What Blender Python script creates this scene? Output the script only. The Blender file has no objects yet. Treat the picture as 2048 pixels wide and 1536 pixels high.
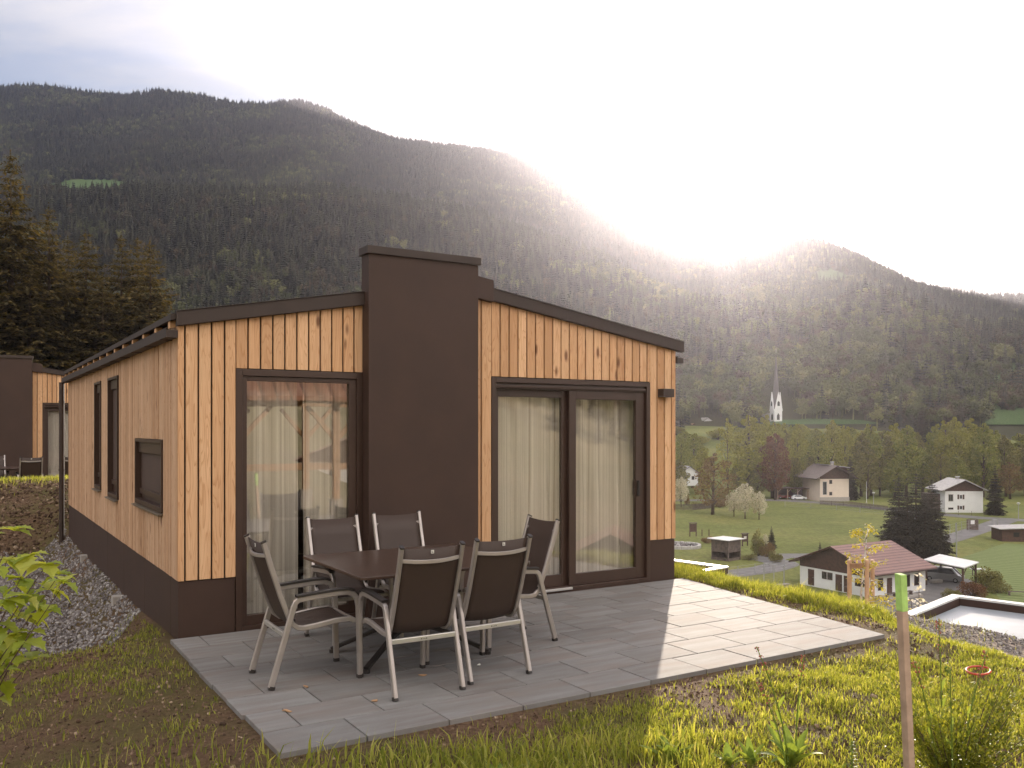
import bpy, math, random
import numpy as np
from mathutils import Vector, Matrix
R = math.radians
random.seed(7); RNG = np.random.default_rng(7)
S = bpy.context.scene
COL = S.collection

# ------------------------------------------------------------------ camera
F_PX, CAM_H, HOR = 1774.0, 1.7, 855.0          # focal length in photo pixels, eye height, horizon row (2048x1536 photo)
cam = bpy.data.cameras.new('camera'); camo = bpy.data.objects.new('camera', cam); COL.objects.link(camo)
cam.sensor_width = 36.0; cam.lens = F_PX / 2048 * 36.0
cam.shift_y = (HOR - 768) / 2048
cam.clip_start = 0.05; cam.clip_end = 20000
camo.location = (0, 0, CAM_H); camo.rotation_euler = (R(90), 0, 0)
S.camera = camo

# ------------------------------------------------------------------ light
SUN_AZ, SUN_EL = R(12.1), R(12.55)              # azimuth clockwise from +Y, elevation
sd = Vector((math.sin(SUN_AZ) * math.cos(SUN_EL), math.cos(SUN_AZ) * math.cos(SUN_EL), math.sin(SUN_EL)))
sun = bpy.data.lights.new('sun', 'SUN'); suno = bpy.data.objects.new('sun', sun); COL.objects.link(suno)
sun.energy = 3.9; sun.angle = R(0.53); sun.color = (1.0, 0.86, 0.70)
suno.rotation_euler = sd.to_track_quat('Z', 'Y').to_euler(); suno.location = (30, 120, 60)

W = bpy.data.worlds.new('World'); S.world = W; W.use_nodes = True
wt = W.node_tree; wt.nodes.clear()
def wn(t, **k):
    n = wt.nodes.new(t)
    for a, b in k.items(): setattr(n, a, b)
    return n
out = wn('ShaderNodeOutputWorld'); bg = wn('ShaderNodeBackground'); bg.inputs[1].default_value = 0.10
sky = wn('ShaderNodeTexSky', sky_type='NISHITA', sun_disc=False)
sky.sun_elevation = SUN_EL; sky.sun_rotation = SUN_AZ
sky.air_density = 1.0; sky.dust_density = 1.3; sky.ozone_density = 1.0; sky.altitude = 600
tint = wn('ShaderNodeMix', data_type='RGBA', blend_type='MULTIPLY'); tint.inputs[0].default_value = 1.0
tint.inputs[7].default_value = (0.30, 0.33, 0.385, 1)
wt.links.new(sky.outputs[0], tint.inputs[6])
tc = wn('ShaderNodeTexCoord'); sep = wn('ShaderNodeSeparateXYZ'); wt.links.new(tc.outputs['Generated'], sep.inputs[0])
zz = wn('ShaderNodeMath', operation='MAXIMUM'); zz.inputs[1].default_value = 0.0; wt.links.new(sep.outputs[2], zz.inputs[0])
za = wn('ShaderNodeMath', operation='ADD'); za.inputs[1].default_value = 0.22; wt.links.new(zz.outputs[0], za.inputs[0])
dx = wn('ShaderNodeMath', operation='DIVIDE'); dy = wn('ShaderNodeMath', operation='DIVIDE')
wt.links.new(sep.outputs[0], dx.inputs[0]); wt.links.new(za.outputs[0], dx.inputs[1])
wt.links.new(sep.outputs[1], dy.inputs[0]); wt.links.new(za.outputs[0], dy.inputs[1])
cmb = wn('ShaderNodeCombineXYZ'); wt.links.new(dx.outputs[0], cmb.inputs[0]); wt.links.new(dy.outputs[0], cmb.inputs[1])
mp = wn('ShaderNodeMapping'); mp.inputs['Rotation'].default_value = (0, 0, R(-28)); mp.inputs['Scale'].default_value = (0.8, 2.6, 1)
mp.inputs['Location'].default_value = (1.7, 0.4, 0)
wt.links.new(cmb.outputs[0], mp.inputs[0])
cn = wn('ShaderNodeTexNoise'); cn.inputs['Scale'].default_value = 1.5; cn.inputs['Detail'].default_value = 9; cn.inputs['Roughness'].default_value = 0.62; cn.inputs['Distortion'].default_value = 0.7
wt.links.new(mp.outputs[0], cn.inputs[0])
cr = wn('ShaderNodeValToRGB'); cr.color_ramp.elements[0].position = 0.42; cr.color_ramp.elements[1].position = 0.74
wt.links.new(cn.outputs[0], cr.inputs[0])
# thin cirrus in front, bright unseen clouds added behind camera to light the facade
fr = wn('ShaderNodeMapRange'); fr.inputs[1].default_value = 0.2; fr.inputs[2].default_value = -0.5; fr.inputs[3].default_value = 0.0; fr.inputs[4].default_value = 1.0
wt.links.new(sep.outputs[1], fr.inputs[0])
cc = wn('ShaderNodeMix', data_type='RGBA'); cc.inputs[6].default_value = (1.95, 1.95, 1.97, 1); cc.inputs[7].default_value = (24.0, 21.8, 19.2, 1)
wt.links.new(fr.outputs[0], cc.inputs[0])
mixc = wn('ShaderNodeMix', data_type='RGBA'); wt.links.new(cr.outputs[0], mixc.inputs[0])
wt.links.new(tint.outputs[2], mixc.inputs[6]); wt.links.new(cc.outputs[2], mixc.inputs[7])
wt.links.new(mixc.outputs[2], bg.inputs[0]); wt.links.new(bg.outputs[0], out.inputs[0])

S.view_settings.view_transform = 'Standard'; S.view_settings.look = 'None'
S.view_settings.exposure = 1.95; S.view_settings.gamma = 1.0; S.view_settings.use_curve_mapping = False
S.cycles.use_denoising = True
S.cycles.max_bounces = 8; S.cycles.diffuse_bounces = 3; S.cycles.glossy_bounces = 4; S.cycles.transparent_max_bounces = 16
S.cycles.volume_bounces = 0; S.cycles.caustics_reflective = False; S.cycles.caustics_refractive = False
S.cycles.sample_clamp_indirect = 8.0

# ------------------------------------------------------------------ helpers
def at(px, py, z):
    d = F_PX * (CAM_H - z) / (py - HOR); return ((px - 1024) / F_PX * d, d)
def atd(px, Y): return (px - 1024) / F_PX * Y
def zpx(py, Y): return CAM_H - (py - HOR) * Y / F_PX

class MB:
    def __init__(s): s.v, s.f, s.m = [], [], []
    def add(s, vs, fs, mi=0):
        o = len(s.v); s.v += [tuple(p) for p in vs]
        for f in fs: s.f.append(tuple(o + i for i in f)); s.m.append(mi)
        return s
    def box(s, x0, x1, y0, y1, z0, z1, mi=0):
        return s.add([(x0,y0,z0),(x1,y0,z0),(x1,y1,z0),(x0,y1,z0),(x0,y0,z1),(x1,y0,z1),(x1,y1,z1),(x0,y1,z1)],
                     [(3,2,1,0),(4,5,6,7),(0,1,5,4),(1,2,6,5),(2,3,7,6),(3,0,4,7)], mi)
    def hexa(s, b, t, mi=0):                       # 4 bottom + 4 top points, ccw from above
        return s.add(list(b) + list(t), [(3,2,1,0),(4,5,6,7),(0,1,5,4),(1,2,6,5),(2,3,7,6),(3,0,4,7)], mi)
    def prism(s, poly, h, axis='z', mi=0):         # poly: list of 3D points, extruded by vector h
        n = len(poly); h = Vector(h); a = [Vector(p) for p in poly]; b = [p + h for p in a]
        return s.add(a + b, [tuple(range(n-1, -1, -1)), tuple(range(n, 2*n))] + [(i, (i+1) % n, n + (i+1) % n, n + i) for i in range(n)], mi)
    def tube(s, pts, r, n=8, mi=0, cap=True, flat=None, up=(0,0,1), side=None):
        """r: radius or list; flat=(w,h): rounded rectangular section of half sizes w (side), h (along 'up')."""
        P = [Vector(p) for p in pts]; rr = r if isinstance(r, (list, tuple)) else [r] * len(P)
        rings = []; prev = None
        for i, p in enumerate(P):
            t = (P[min(i+1, len(P)-1)] - P[max(i-1, 0)]).normalized()
            u = Vector(up) if prev is None or flat else prev
            a = t.cross(u) if side is None else Vector(side)
            if a.length < 1e-4: a = t.cross(Vector((1,0,0)))
            a.normalize(); b = a.cross(t).normalized(); prev = b
            ring = []
            if flat:
                w, h = flat; c = min(w, h) * 0.35
                sec = [(w,-h+c),(w,h-c),(w-c,h),(-w+c,h),(-w,h-c),(-w,-h+c),(-w+c,-h),(w-c,-h)]
                ring = [p + a * x + b * y for x, y in sec]
            else:
                ring = [p + (a * math.cos(k * 2 * math.pi / n) + b * math.sin(k * 2 * math.pi / n)) * rr[i] for k in range(n)]
            rings.append(ring)
        m = len(rings[0]); vs = [q for g in rings for q in g]; fs = []
        for i in range(len(rings) - 1):
            for k in range(m):
                fs.append((i*m + k, i*m + (k+1) % m, (i+1)*m + (k+1) % m, (i+1)*m + k))
        if cap: fs += [tuple(range(m-1, -1, -1)), tuple(range((len(rings)-1)*m, len(rings)*m))]
        return s.add(vs, fs, mi)
    def build(s, name, mat, parent=None, smooth=False, bevel=0.0, loc=None, rotz=0.0):
        me = bpy.data.meshes.new(name); me.from_pydata(s.v, [], s.f)
        for m in (mat if isinstance(mat, (list, tuple)) else [mat]): me.materials.append(m)
        if any(s.m): me.polygons.foreach_set('material_index', s.m)
        if smooth: me.polygons.foreach_set('use_smooth', [True] * len(me.polygons))
        me.update()
        o = bpy.data.objects.new(name, me); COL.objects.link(o)
        if parent: o.parent = parent
        if loc: o.location = loc
        o.rotation_euler = (0, 0, rotz)
        if bevel:
            b = o.modifiers.new('bevel', 'BEVEL'); b.width = bevel; b.segments = 2; b.limit_method = 'ANGLE'
        return o

def npmesh(name, V, Fc, mat, parent=None, smooth=False, link=True, mi=None):
    V = np.asarray(V, np.float32); Fc = np.asarray(Fc, np.int32); k = Fc.shape[1]
    me = bpy.data.meshes.new(name); me.vertices.add(len(V)); me.vertices.foreach_set('co', V.ravel())
    me.loops.add(Fc.size); me.loops.foreach_set('vertex_index', Fc.ravel())
    me.polygons.add(len(Fc)); me.polygons.foreach_set('loop_start', np.arange(0, Fc.size, k, dtype=np.int32))
    me.polygons.foreach_set('loop_total', np.full(len(Fc), k, np.int32))
    for m in (mat if isinstance(mat, (list, tuple)) else [mat]): me.materials.append(m)
    if mi is not None: me.polygons.foreach_set('material_index', np.asarray(mi, np.int32))
    me.polygons.foreach_set('use_smooth', np.full(len(Fc), smooth))
    me.update(calc_edges=True); me.validate()
    o = bpy.data.objects.new(name, me)
    if link: COL.objects.link(o)
    if parent: o.parent = parent
    return o

def tag(o, label=None, cat=None, group=None, kind=None):
    if label: o['label'] = label
    if cat: o['category'] = cat
    if group: o['group'] = group
    if kind: o['kind'] = kind
    return o
def thing(name, label, cat, loc=(0,0,0), rotz=0.0, group=None):
    o = bpy.data.objects.new(name, None); COL.objects.link(o); o.empty_display_size = 0.2
    o.location = loc; o.rotation_euler = (0, 0, rotz); return tag(o, label, cat, group)
def copy_tree(o, parent=None):
    c = o.copy(); COL.objects.link(c)
    if parent: c.parent = parent
    for ch in [x for x in bpy.data.objects if x.parent == o]: copy_tree(ch, c)
    return c

# ------------------------------------------------------------------ materials
def newmat(name):
    m = bpy.data.materials.new(name); m.use_nodes = True
    nt = m.node_tree; return m, nt, nt.nodes['Principled BSDF'], nt.nodes['Material Output']
def nd(nt, t, ins=None, **k):
    n = nt.nodes.new(t)
    for a, b in k.items(): setattr(n, a, b)
    for a, b in (ins or {}).items():
        if isinstance(b, bpy.types.NodeSocket): nt.links.new(b, n.inputs[a])
        else: n.inputs[a].default_value = b
    return n
def ramp(nt, fac, stops):
    n = nt.nodes.new('ShaderNodeValToRGB'); nt.links.new(fac, n.inputs[0]); e = n.color_ramp.elements
    while len(e) < len(stops): e.new(0.5)
    for i, (p, c) in enumerate(stops): e[i].position = p; e[i].color = (*c, 1) if len(c) == 3 else c
    return n.outputs[0]
def mixc(nt, fac, a, b, blend='MIX'):
    n = nt.nodes.new('ShaderNodeMix'); n.data_type = 'RGBA'; n.blend_type = blend
    for i, x in ((0, fac), (6, a), (7, b)):
        if isinstance(x, bpy.types.NodeSocket): nt.links.new(x, n.inputs[i])
        else: n.inputs[i].default_value = x if i == 0 else ((*x, 1) if len(x) == 3 else x)
    return n.outputs[2]
def noise(nt, scale=5, detail=4, rough=0.55, coord=None, mapping=None, dist=0.0):
    if coord is None: coord = nd(nt, 'ShaderNodeTexCoord').outputs['Object']
    if mapping: coord = nd(nt, 'ShaderNodeMapping', {0: coord, 'Scale': mapping}).outputs[0]
    return nd(nt, 'ShaderNodeTexNoise', {'Vector': coord, 'Scale': scale, 'Detail': detail, 'Roughness': rough, 'Distortion': dist}).outputs[0]
def bump(nt, b, h, strength=0.3, dist=0.01):
    n = nd(nt, 'ShaderNodeBump', {'Height': h, 'Strength': strength, 'Distance': dist}); nt.links.new(n.outputs[0], b.inputs['Normal'])
def plain(name, c, rough=0.6, metal=0.0, var=0.15, scale=6, bmp=0.0, spec=0.5, bscale=60):
    m, nt, b, o = newmat(name)
    n = noise(nt, scale, 5)
    c2 = tuple(x * (1 - var) for x in c); c3 = tuple(min(1, x * (1 + var)) for x in c)
    nt.links.new(ramp(nt, n, [(0.3, c2), (0.7, c3)]), b.inputs['Base Color'])
    b.inputs['Roughness'].default_value = rough; b.inputs['Metallic'].default_value = metal; b.inputs['Specular IOR Level'].default_value = spec
    if bmp: bump(nt, b, noise(nt, bscale, 4), bmp, 0.01)
    return m
def leafmat(name, stops, trans=0.4, rough=0.55, spec=0.3, obj_random=False):
    m, nt, b, o = newmat(name)
    if obj_random: rnd = nd(nt, 'ShaderNodeObjectInfo').outputs['Random']
    else: rnd = nd(nt, 'ShaderNodeNewGeometry').outputs['Random Per Island']
    c = ramp(nt, rnd, stops)
    nt.links.new(c, b.inputs['Base Color']); b.inputs['Roughness'].default_value = rough; b.inputs['Specular IOR Level'].default_value = spec
    if trans:
        t = nd(nt, 'ShaderNodeBsdfTranslucent', {0: mixc(nt, 1.0, c, (1.25, 1.15, 0.55), 'MULTIPLY')})
        mx = nd(nt, 'ShaderNodeMixShader', {0: trans, 1: b.outputs[0], 2: t.outputs[0]}); nt.links.new(mx.outputs[0], o.inputs[0])
    return m

def larch(name, light, dark, knot, sat=1.0):
    m, nt, b, o = newmat(name)
    tcn = nd(nt, 'ShaderNodeTexCoord').outputs['Object']
    rnd = nd(nt, 'ShaderNodeNewGeometry').outputs['Random Per Island']
    off = nd(nt, 'ShaderNodeVectorMath', {0: tcn}, operation='ADD')
    sc = nd(nt, 'ShaderNodeMath', {0: rnd, 1: 173.0}, operation='MULTIPLY').outputs[0]
    cb = nd(nt, 'ShaderNodeCombineXYZ', {0: 0.0, 1: 0.0, 2: sc}).outputs[0]; nt.links.new(cb, off.inputs[1])
    p = off.outputs[0]
    # flat-sawn figure: stretched noise sliced into growth rings
    fld = noise(nt, 1.0, 2, 0.5, p, (9, 9, 0.9), 0.6)
    rings = nd(nt, 'ShaderNodeMath', {0: nd(nt, 'ShaderNodeMath', {0: fld, 1: 16.0}, operation='MULTIPLY').outputs[0]}, operation='FRACT').outputs[0]
    fine = noise(nt, 1.0, 6, 0.6, p, (170, 170, 2.5))
    base = ramp(nt, rings, [(0.0, light), (0.62, tuple(l * .93 + d * .07 for l, d in zip(light, dark))), (0.93, dark), (1.0, light)])
    base = mixc(nt, 0.35, base, light)
    tone = ramp(nt, rnd, [(0.0, (0.74, 0.68, 0.62)), (0.35, (0.98, 0.94, 0.90)), (0.65, (1.0, 1.0, 1.0)), (1.0, (1.16, 1.20, 1.24))])
    base = mixc(nt, 1.0, base, tone, 'MULTIPLY')
    base = mixc(nt, ramp(nt, fine, [(0.35, (0, 0, 0)), (0.7, (0.5, 0.5, 0.5))]), base, dark)
    big = noise(nt, 1.0, 3, 0.5, p, (2.5, 2.5, 0.8))
    base = mixc(nt, ramp(nt, big, [(0.5, (0, 0, 0)), (0.75, (0.35, 0.35, 0.35))]), base, tuple(x * .72 for x in light))
    vo = nd(nt, 'ShaderNodeTexVoronoi', {'Vector': nd(nt, 'ShaderNodeMapping', {0: p, 'Scale': (7.5, 7.5, 2.6)}).outputs[0], 'Scale': 1.0, 'Randomness': 1.0})
    kn = ramp(nt, vo.outputs['Distance'], [(0.09, (0.95, 0.95, 0.95)), (0.13, (0.55, 0.55, 0.55)), (0.2, (0, 0, 0))])
    gate = nd(nt, 'ShaderNodeSeparateColor', {0: vo.outputs['Color']}).outputs[0]
    gate = nd(nt, 'ShaderNodeMath', {0: gate, 1: 0.6}, operation='GREATER_THAN').outputs[0]
    kf = nd(nt, 'ShaderNodeMath', {0: kn, 1: gate}, operation='MULTIPLY').outputs[0]
    base = mixc(nt, kf, base, knot)
    nt.links.new(base, b.inputs['Base Color']); b.inputs['Roughness'].default_value = 0.62; b.inputs['Specular IOR Level'].default_value = 0.3
    bump(nt, b, fine, 0.25, 0.003)
    return m

M = {}
M['larch'] = larch('larch boards', (0.69, 0.435, 0.248), (0.44, 0.21, 0.085), (0.17, 0.075, 0.035))
M['larch_side'] = larch('larch slats', (0.62, 0.41, 0.265), (0.36, 0.19, 0.09), (0.19, 0.085, 0.04))
M['panel'] = plain('fibre cement panel', (0.046, 0.023, 0.015), 0.65, 0, 0.10, 3, 0.10, 0.45, 140)
M['metal_dark'] = plain('dark sheet metal', (0.036, 0.021, 0.015), 0.6, 0.0, 0.12, 4, 0.0, 0.5)
M['frame'] = plain('bronze window frame', (0.048, 0.026, 0.018), 0.40, 0.0, 0.08, 5, 0.0, 0.5)
M['backing'] = plain('dark backing', (0.020, 0.014, 0.011), 0.8)
M['interior'] = plain('interior wall', (0.34, 0.30, 0.25), 0.8)
M['blind'] = plain('roller blind', (0.070, 0.042, 0.033), 0.6, 0, 0.1, 5)
M['sill'] = plain('bronze sill', (0.16, 0.125, 0.085), 0.35, 0.3, 0.1, 6)
M['alu'] = plain('matt aluminium', (0.40, 0.36, 0.335), 0.36, 0.55, 0.07, 9)
M['alu_bright'] = plain('bright aluminium', (0.62, 0.60, 0.57), 0.3, 0.6, 0.05, 9)
M['black'] = plain('black plastic', (0.025, 0.020, 0.018), 0.5)
M['badge'] = plain('badge white', (0.62, 0.60, 0.55), 0.5)
M['tabletop'] = plain('table laminate', (0.054, 0.031, 0.022), 0.38, 0, 0.18, 14, 0.0, 0.5)
M['white_wall'] = plain('white render', (0.74, 0.74, 0.74), 0.85, 0, 0.05, 0.7)
M['cream_wall'] = plain('cream render', (0.68, 0.58, 0.49), 0.85, 0, 0.05, 0.7)
M['brown_wood'] = plain('dark stained boards', (0.075, 0.038, 0.025), 0.75, 0, 0.35, 2.5)
M['grey_wood'] = plain('weathered boards', (0.115, 0.085, 0.072), 0.85, 0, 0.35, 2.0)
M['dark_glass'] = plain('dark window glass', (0.022, 0.022, 0.024), 0.12, 0, 0.1, 3, 0, 0.7)
M['white_metal'] = plain('pale sheet metal', (0.62, 0.62, 0.60), 0.42, 0.0, 0.12, 0.8)
M['concrete'] = plain('concrete', (0.34, 0.31, 0.28), 0.85, 0, 0.15, 5, 0.2)
M['stake'] = plain('stake wood', (0.42, 0.30, 0.22), 0.75, 0, 0.25, 9, 0.3, 0.2, 90)
M['neon'] = plain('green marker paint', (0.40, 0.62, 0.17), 0.6, 0, 0.18, 22)
M['stake_orange'] = plain('fresh stake wood', (0.40, 0.24, 0.13), 0.7, 0, 0.2, 6)
M['red_plastic'] = plain('red plastic', (0.50, 0.07, 0.035), 0.45)
M['galv'] = plain('galvanised steel', (0.36, 0.36, 0.36), 0.5, 0.4, 0.1, 4)
M['tyre'] = plain('tyre', (0.02, 0.02, 0.02), 0.8)
M['car_white'] = plain('white car paint', (0.72, 0.73, 0.75), 0.25, 0, 0.02, 1)
M['car_red'] = plain('red car paint', (0.20, 0.035, 0.03), 0.25, 0, 0.02, 1)
M['car_grey'] = plain('grey car paint', (0.30, 0.30, 0.31), 0.3, 0.2, 0.02, 1)
M['roof_grey'] = plain('grey roof sheet', (0.42, 0.40, 0.38), 0.6, 0, 0.2, 1.5)
M['roof_brown'] = plain('brown roof sheet', (0.16, 0.125, 0.11), 0.6, 0, 0.2, 1.5)
M['spire'] = plain('slate spire', (0.11, 0.095, 0.095), 0.6)
M['bark'] = plain('bark', (0.11, 0.075, 0.055), 0.9, 0, 0.35, 3, 0.5, 0.2, 12)
M['bark_pale'] = plain('pale bark', (0.26, 0.22, 0.19), 0.9, 0, 0.3, 2)
M['leaf_red'] = plain('sorrel seed head', (0.34, 0.10, 0.065), 0.7)
M['stem'] = leafmat('green stem', [(0, (0.12, 0.20, 0.035)), (1, (0.20, 0.26, 0.05))], 0.3)

def mat_birch():
    m, nt, b, o = newmat('birch bark')
    n = noise(nt, 1.0, 3, 0.6, None, (18, 18, 9))
    nt.links.new(ramp(nt, n, [(0.38, (0.06, 0.045, 0.04)), (0.46, (0.62, 0.58, 0.53))]), b.inputs['Base Color']); b.inputs['Roughness'].default_value = 0.7
    return m
M['birch'] = mat_birch()

def mat_glass():
    m, nt, b, o = newmat('window glass'); nt.nodes.remove(b)
    fc = nd(nt, 'ShaderNodeLayerWeight', {0: 0.5}).outputs['Facing']
    f5 = nd(nt, 'ShaderNodeMath', {0: fc, 1: 4.0}, operation='POWER').outputs[0]
    fac = nd(nt, 'ShaderNodeMath', {0: f5, 1: 0.85, 2: 0.125}, operation='MULTIPLY_ADD'); fac.use_clamp = True
    t = nd(nt, 'ShaderNodeBsdfTransparent', {0: (0.98, 0.97, 0.95, 1)}); g = nd(nt, 'ShaderNodeBsdfGlossy', {0: (1, 1, 1, 1), 1: 0.0})
    nn = nd(nt, 'ShaderNodeBump', {'Height': noise(nt, 1.3, 1), 'Strength': 0.035, 'Distance': 0.02}); nt.links.new(nn.outputs[0], g.inputs['Normal'])
    mx = nd(nt, 'ShaderNodeMixShader', {0: fac.outputs[0], 1: t.outputs[0], 2: g.outputs[0]}); nt.links.new(mx.outputs[0], o.inputs[0])
    return m
M['glass'] = mat_glass()

def mat_curtain():
    m, nt, b, o = newmat('striped curtain')
    x = nd(nt, 'ShaderNodeSeparateXYZ', {0: nd(nt, 'ShaderNodeTexCoord').outputs['Object']}).outputs[0]
    c = nd(nt, 'ShaderNodeCombineXYZ', {0: x}).outputs[0]
    n = noise(nt, 26, 3, 0.7, c)
    col = ramp(nt, n, [(0.34, (0.30, 0.24, 0.19)), (0.44, (0.60, 0.55, 0.48)), (0.6, (0.82, 0.78, 0.71))])
    nt.links.new(col, b.inputs['Base Color']); b.inputs['Roughness'].default_value = 0.9
    t = nd(nt, 'ShaderNodeBsdfTranslucent', {0: col}); mx = nd(nt, 'ShaderNodeMixShader', {0: 0.2, 1: b.outputs[0], 2: t.outputs[0]})
    nt.links.new(mx.outputs[0], o.inputs[0]); return m
M['curtain'] = mat_curtain()

def mat_sling():
    m, nt, b, o = newmat('woven sling')
    tcn = nd(nt, 'ShaderNodeTexCoord').outputs['Object']
    w1 = nd(nt, 'ShaderNodeTexWave', {'Vector': tcn, 'Scale': 95.0, 'Distortion': 0.3}, bands_direction='X').outputs[1]
    w2 = nd(nt, 'ShaderNodeTexWave', {'Vector': tcn, 'Scale': 95.0, 'Distortion': 0.3}, bands_direction='Z').outputs[1]
    w = nd(nt, 'ShaderNodeMath', {0: w1, 1: w2}, operation='MULTIPLY').outputs[0]
    nt.links.new(ramp(nt, w, [(0, (0.036, 0.021, 0.015)), (1, (0.068, 0.041, 0.030))]), b.inputs['Base Color']); b.inputs['Roughness'].default_value = 0.6
    bump(nt, b, w, 0.2, 0.002); return m
M['sling'] = mat_sling()

def mat_slab():
    m, nt, b, o = newmat('nuanced concrete slabs')
    tcn = nd(nt, 'ShaderNodeTexCoord').outputs['Object']
    rnd = nd(nt, 'ShaderNodeNewGeometry').outputs['Random Per Island']
    off = nd(nt, 'ShaderNodeVectorMath', {0: tcn, 1: nd(nt, 'ShaderNodeCombineXYZ', {0: nd(nt, 'ShaderNodeMath', {0: rnd, 1: 91.0}, operation='MULTIPLY').outputs[0]}).outputs[0]}, operation='ADD').outputs[0]
    streak = noise(nt, 1.0, 4, 0.6, off, (1.6, 11, 1))
    col = ramp(nt, streak, [(0.30, (0.180, 0.160, 0.150)), (0.50, (0.205, 0.197, 0.190)), (0.68, (0.238, 0.233, 0.226))])
    warm = noise(nt, 1.0, 2, 0.5, off, (1.2, 5, 1))
    col = mixc(nt, ramp(nt, warm, [(0.5, (0, 0, 0)), (0.7, (0.55, 0.55, 0.55))]), col, (0.20, 0.16, 0.14))
    tone = ramp(nt, rnd, [(0, (0.88, 0.87, 0.86)), (1, (1.08, 1.08, 1.08))]); col = mixc(nt, 1, col, tone, 'MULTIPLY')
    grain = noise(nt, 260, 3, 0.7, tcn)
    col = mixc(nt, 0.5, col, ramp(nt, grain, [(0.3, (0.62, 0.62, 0.62)), (0.7, (1.25, 1.25, 1.25))]), 'MULTIPLY')
    dirt = noise(nt, 2.3, 6, 0.65, tcn)
    col = mixc(nt, ramp(nt, dirt, [(0.55, (0, 0, 0)), (0.8, (0.35, 0.35, 0.35))]), col, (0.20, 0.15, 0.11))
    nt.links.new(col, b.inputs['Base Color']); b.inputs['Roughness'].default_value = 0.8; b.inputs['Specular IOR Level'].default_value = 0.2
    bump(nt, b, grain, 0.25, 0.002); return m
M['slab'] = mat_slab()

def mat_soil():
    m, nt, b, o = newmat('soil')
    tcn = nd(nt, 'ShaderNodeTexCoord').outputs['Object']
    n1 = noise(nt, 1.1, 6, 0.6, tcn); n2 = noise(nt, 28, 8, 0.75, tcn); n3 = noise(nt, 120, 4, 0.7, tcn)
    col = ramp(nt, n2, [(0.28, (0.07, 0.042, 0.027)), (0.5, (0.16, 0.097, 0.060)), (0.72, (0.29, 0.19, 0.12))])
    col = mixc(nt, ramp(nt, n1, [(0.40, (0, 0, 0)), (0.62, (0.7, 0.7, 0.7))]), col, (0.115, 0.11, 0.035))
    nt.links.new(col, b.inputs['Base Color']); b.inputs['Roughness'].default_value = 0.95; b.inputs['Specular IOR Level'].default_value = 0.15
    h = nd(nt, 'ShaderNodeMath', {0: n2, 1: n3}, operation='ADD').outputs[0]; bump(nt, b, h, 0.9, 0.03); return m
M['soil'] = mat_soil()

def mat_meadow(name, a, bb, c, scale=0.05):
    m, nt, b, o = newmat(name)
    tcn = nd(nt, 'ShaderNodeTexCoord').outputs['Object']
    n1 = noise(nt, scale, 8, 0.62, tcn); n2 = noise(nt, 1.3, 6, 0.7, tcn, (1, 0.5, 1))
    col = ramp(nt, n1, [(0.3, a), (0.5, bb), (0.7, c)])
    col = mixc(nt, 0.75, col, ramp(nt, n2, [(0.3, (0.6, 0.62, 0.55)), (0.7, (1.3, 1.28, 1.2))]), 'MULTIPLY')
    nt.links.new(col, b.inputs['Base Color']); b.inputs['Roughness'].default_value = 0.95; b.inputs['Specular IOR Level'].default_value = 0.1
    bump(nt, b, n2, 0.8, 0.25); return m
M['meadow'] = mat_meadow('meadow grass', (0.125, 0.145, 0.042), (0.175, 0.19, 0.058), (0.235, 0.225, 0.08))
M['forest_floor'] = mat_meadow('forest floor', (0.040, 0.042, 0.022), (0.055, 0.055, 0.028), (0.075, 0.066, 0.036), 0.01)
M['hill_meadow'] = mat_meadow('hill meadow', (0.07, 0.115, 0.045), (0.08, 0.125, 0.05), (0.09, 0.135, 0.055), 0.02)
M['back_slope'] = mat_meadow('sunny slope', (0.17, 0.16, 0.085), (0.24, 0.21, 0.13), (0.32, 0.26, 0.18), 0.03)
def mat_lawn():
    m, nt, b, o = newmat('mown lawn')
    tcn = nd(nt, 'ShaderNodeTexCoord').outputs['Object']
    w = nd(nt, 'ShaderNodeTexWave', {'Vector': nd(nt, 'ShaderNodeMapping', {0: tcn, 'Rotation': (0, 0, R(-62))}).outputs[0], 'Scale': 0.17, 'Distortion': 0.6, 'Detail': 2.0}, wave_profile='SIN').outputs[1]
    n2 = noise(nt, 1.6, 6, 0.7, tcn)
    col = ramp(nt, w, [(0.2, (0.150, 0.19, 0.070)), (0.8, (0.215, 0.25, 0.10))])
    col = mixc(nt, 0.7, col, ramp(nt, n2, [(0.3, (0.75, 0.75, 0.7)), (0.7, (1.2, 1.2, 1.2))]), 'MULTIPLY')
    nt.links.new(col, b.inputs['Base Color']); b.inputs['Roughness'].default_value = 0.95; b.inputs['Specular IOR Level'].default_value = 0.1; return m
M['lawn'] = mat_lawn()
M['asphalt'] = plain('asphalt', (0.165, 0.155, 0.148), 0.85, 0, 0.18, 0.6, 0.2)
M['gravel_path'] = plain('fine gravel', (0.25, 0.205, 0.165), 0.95, 0, 0.45, 45, 0.7, 0.2, 110)
def mat_stone():
    m, nt, b, o = newmat('gravel stones')
    rnd = nd(nt, 'ShaderNodeNewGeometry').outputs['Random Per Island']
    col = ramp(nt, rnd, [(0, (0.10, 0.085, 0.080)), (0.45, (0.185, 0.162, 0.155)), (0.8, (0.27, 0.245, 0.23)), (1.0, (0.42, 0.40, 0.38))])
    col = mixc(nt, 0.6, col, ramp(nt, noise(nt, 60, 4), [(0.3, (0.7, 0.7, 0.7)), (0.7, (1.2, 1.2, 1.2))]), 'MULTIPLY')
    nt.links.new(col, b.inputs['Base Color']); b.inputs['Roughness'].default_value = 0.8; return m
M['stone'] = mat_stone()
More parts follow.
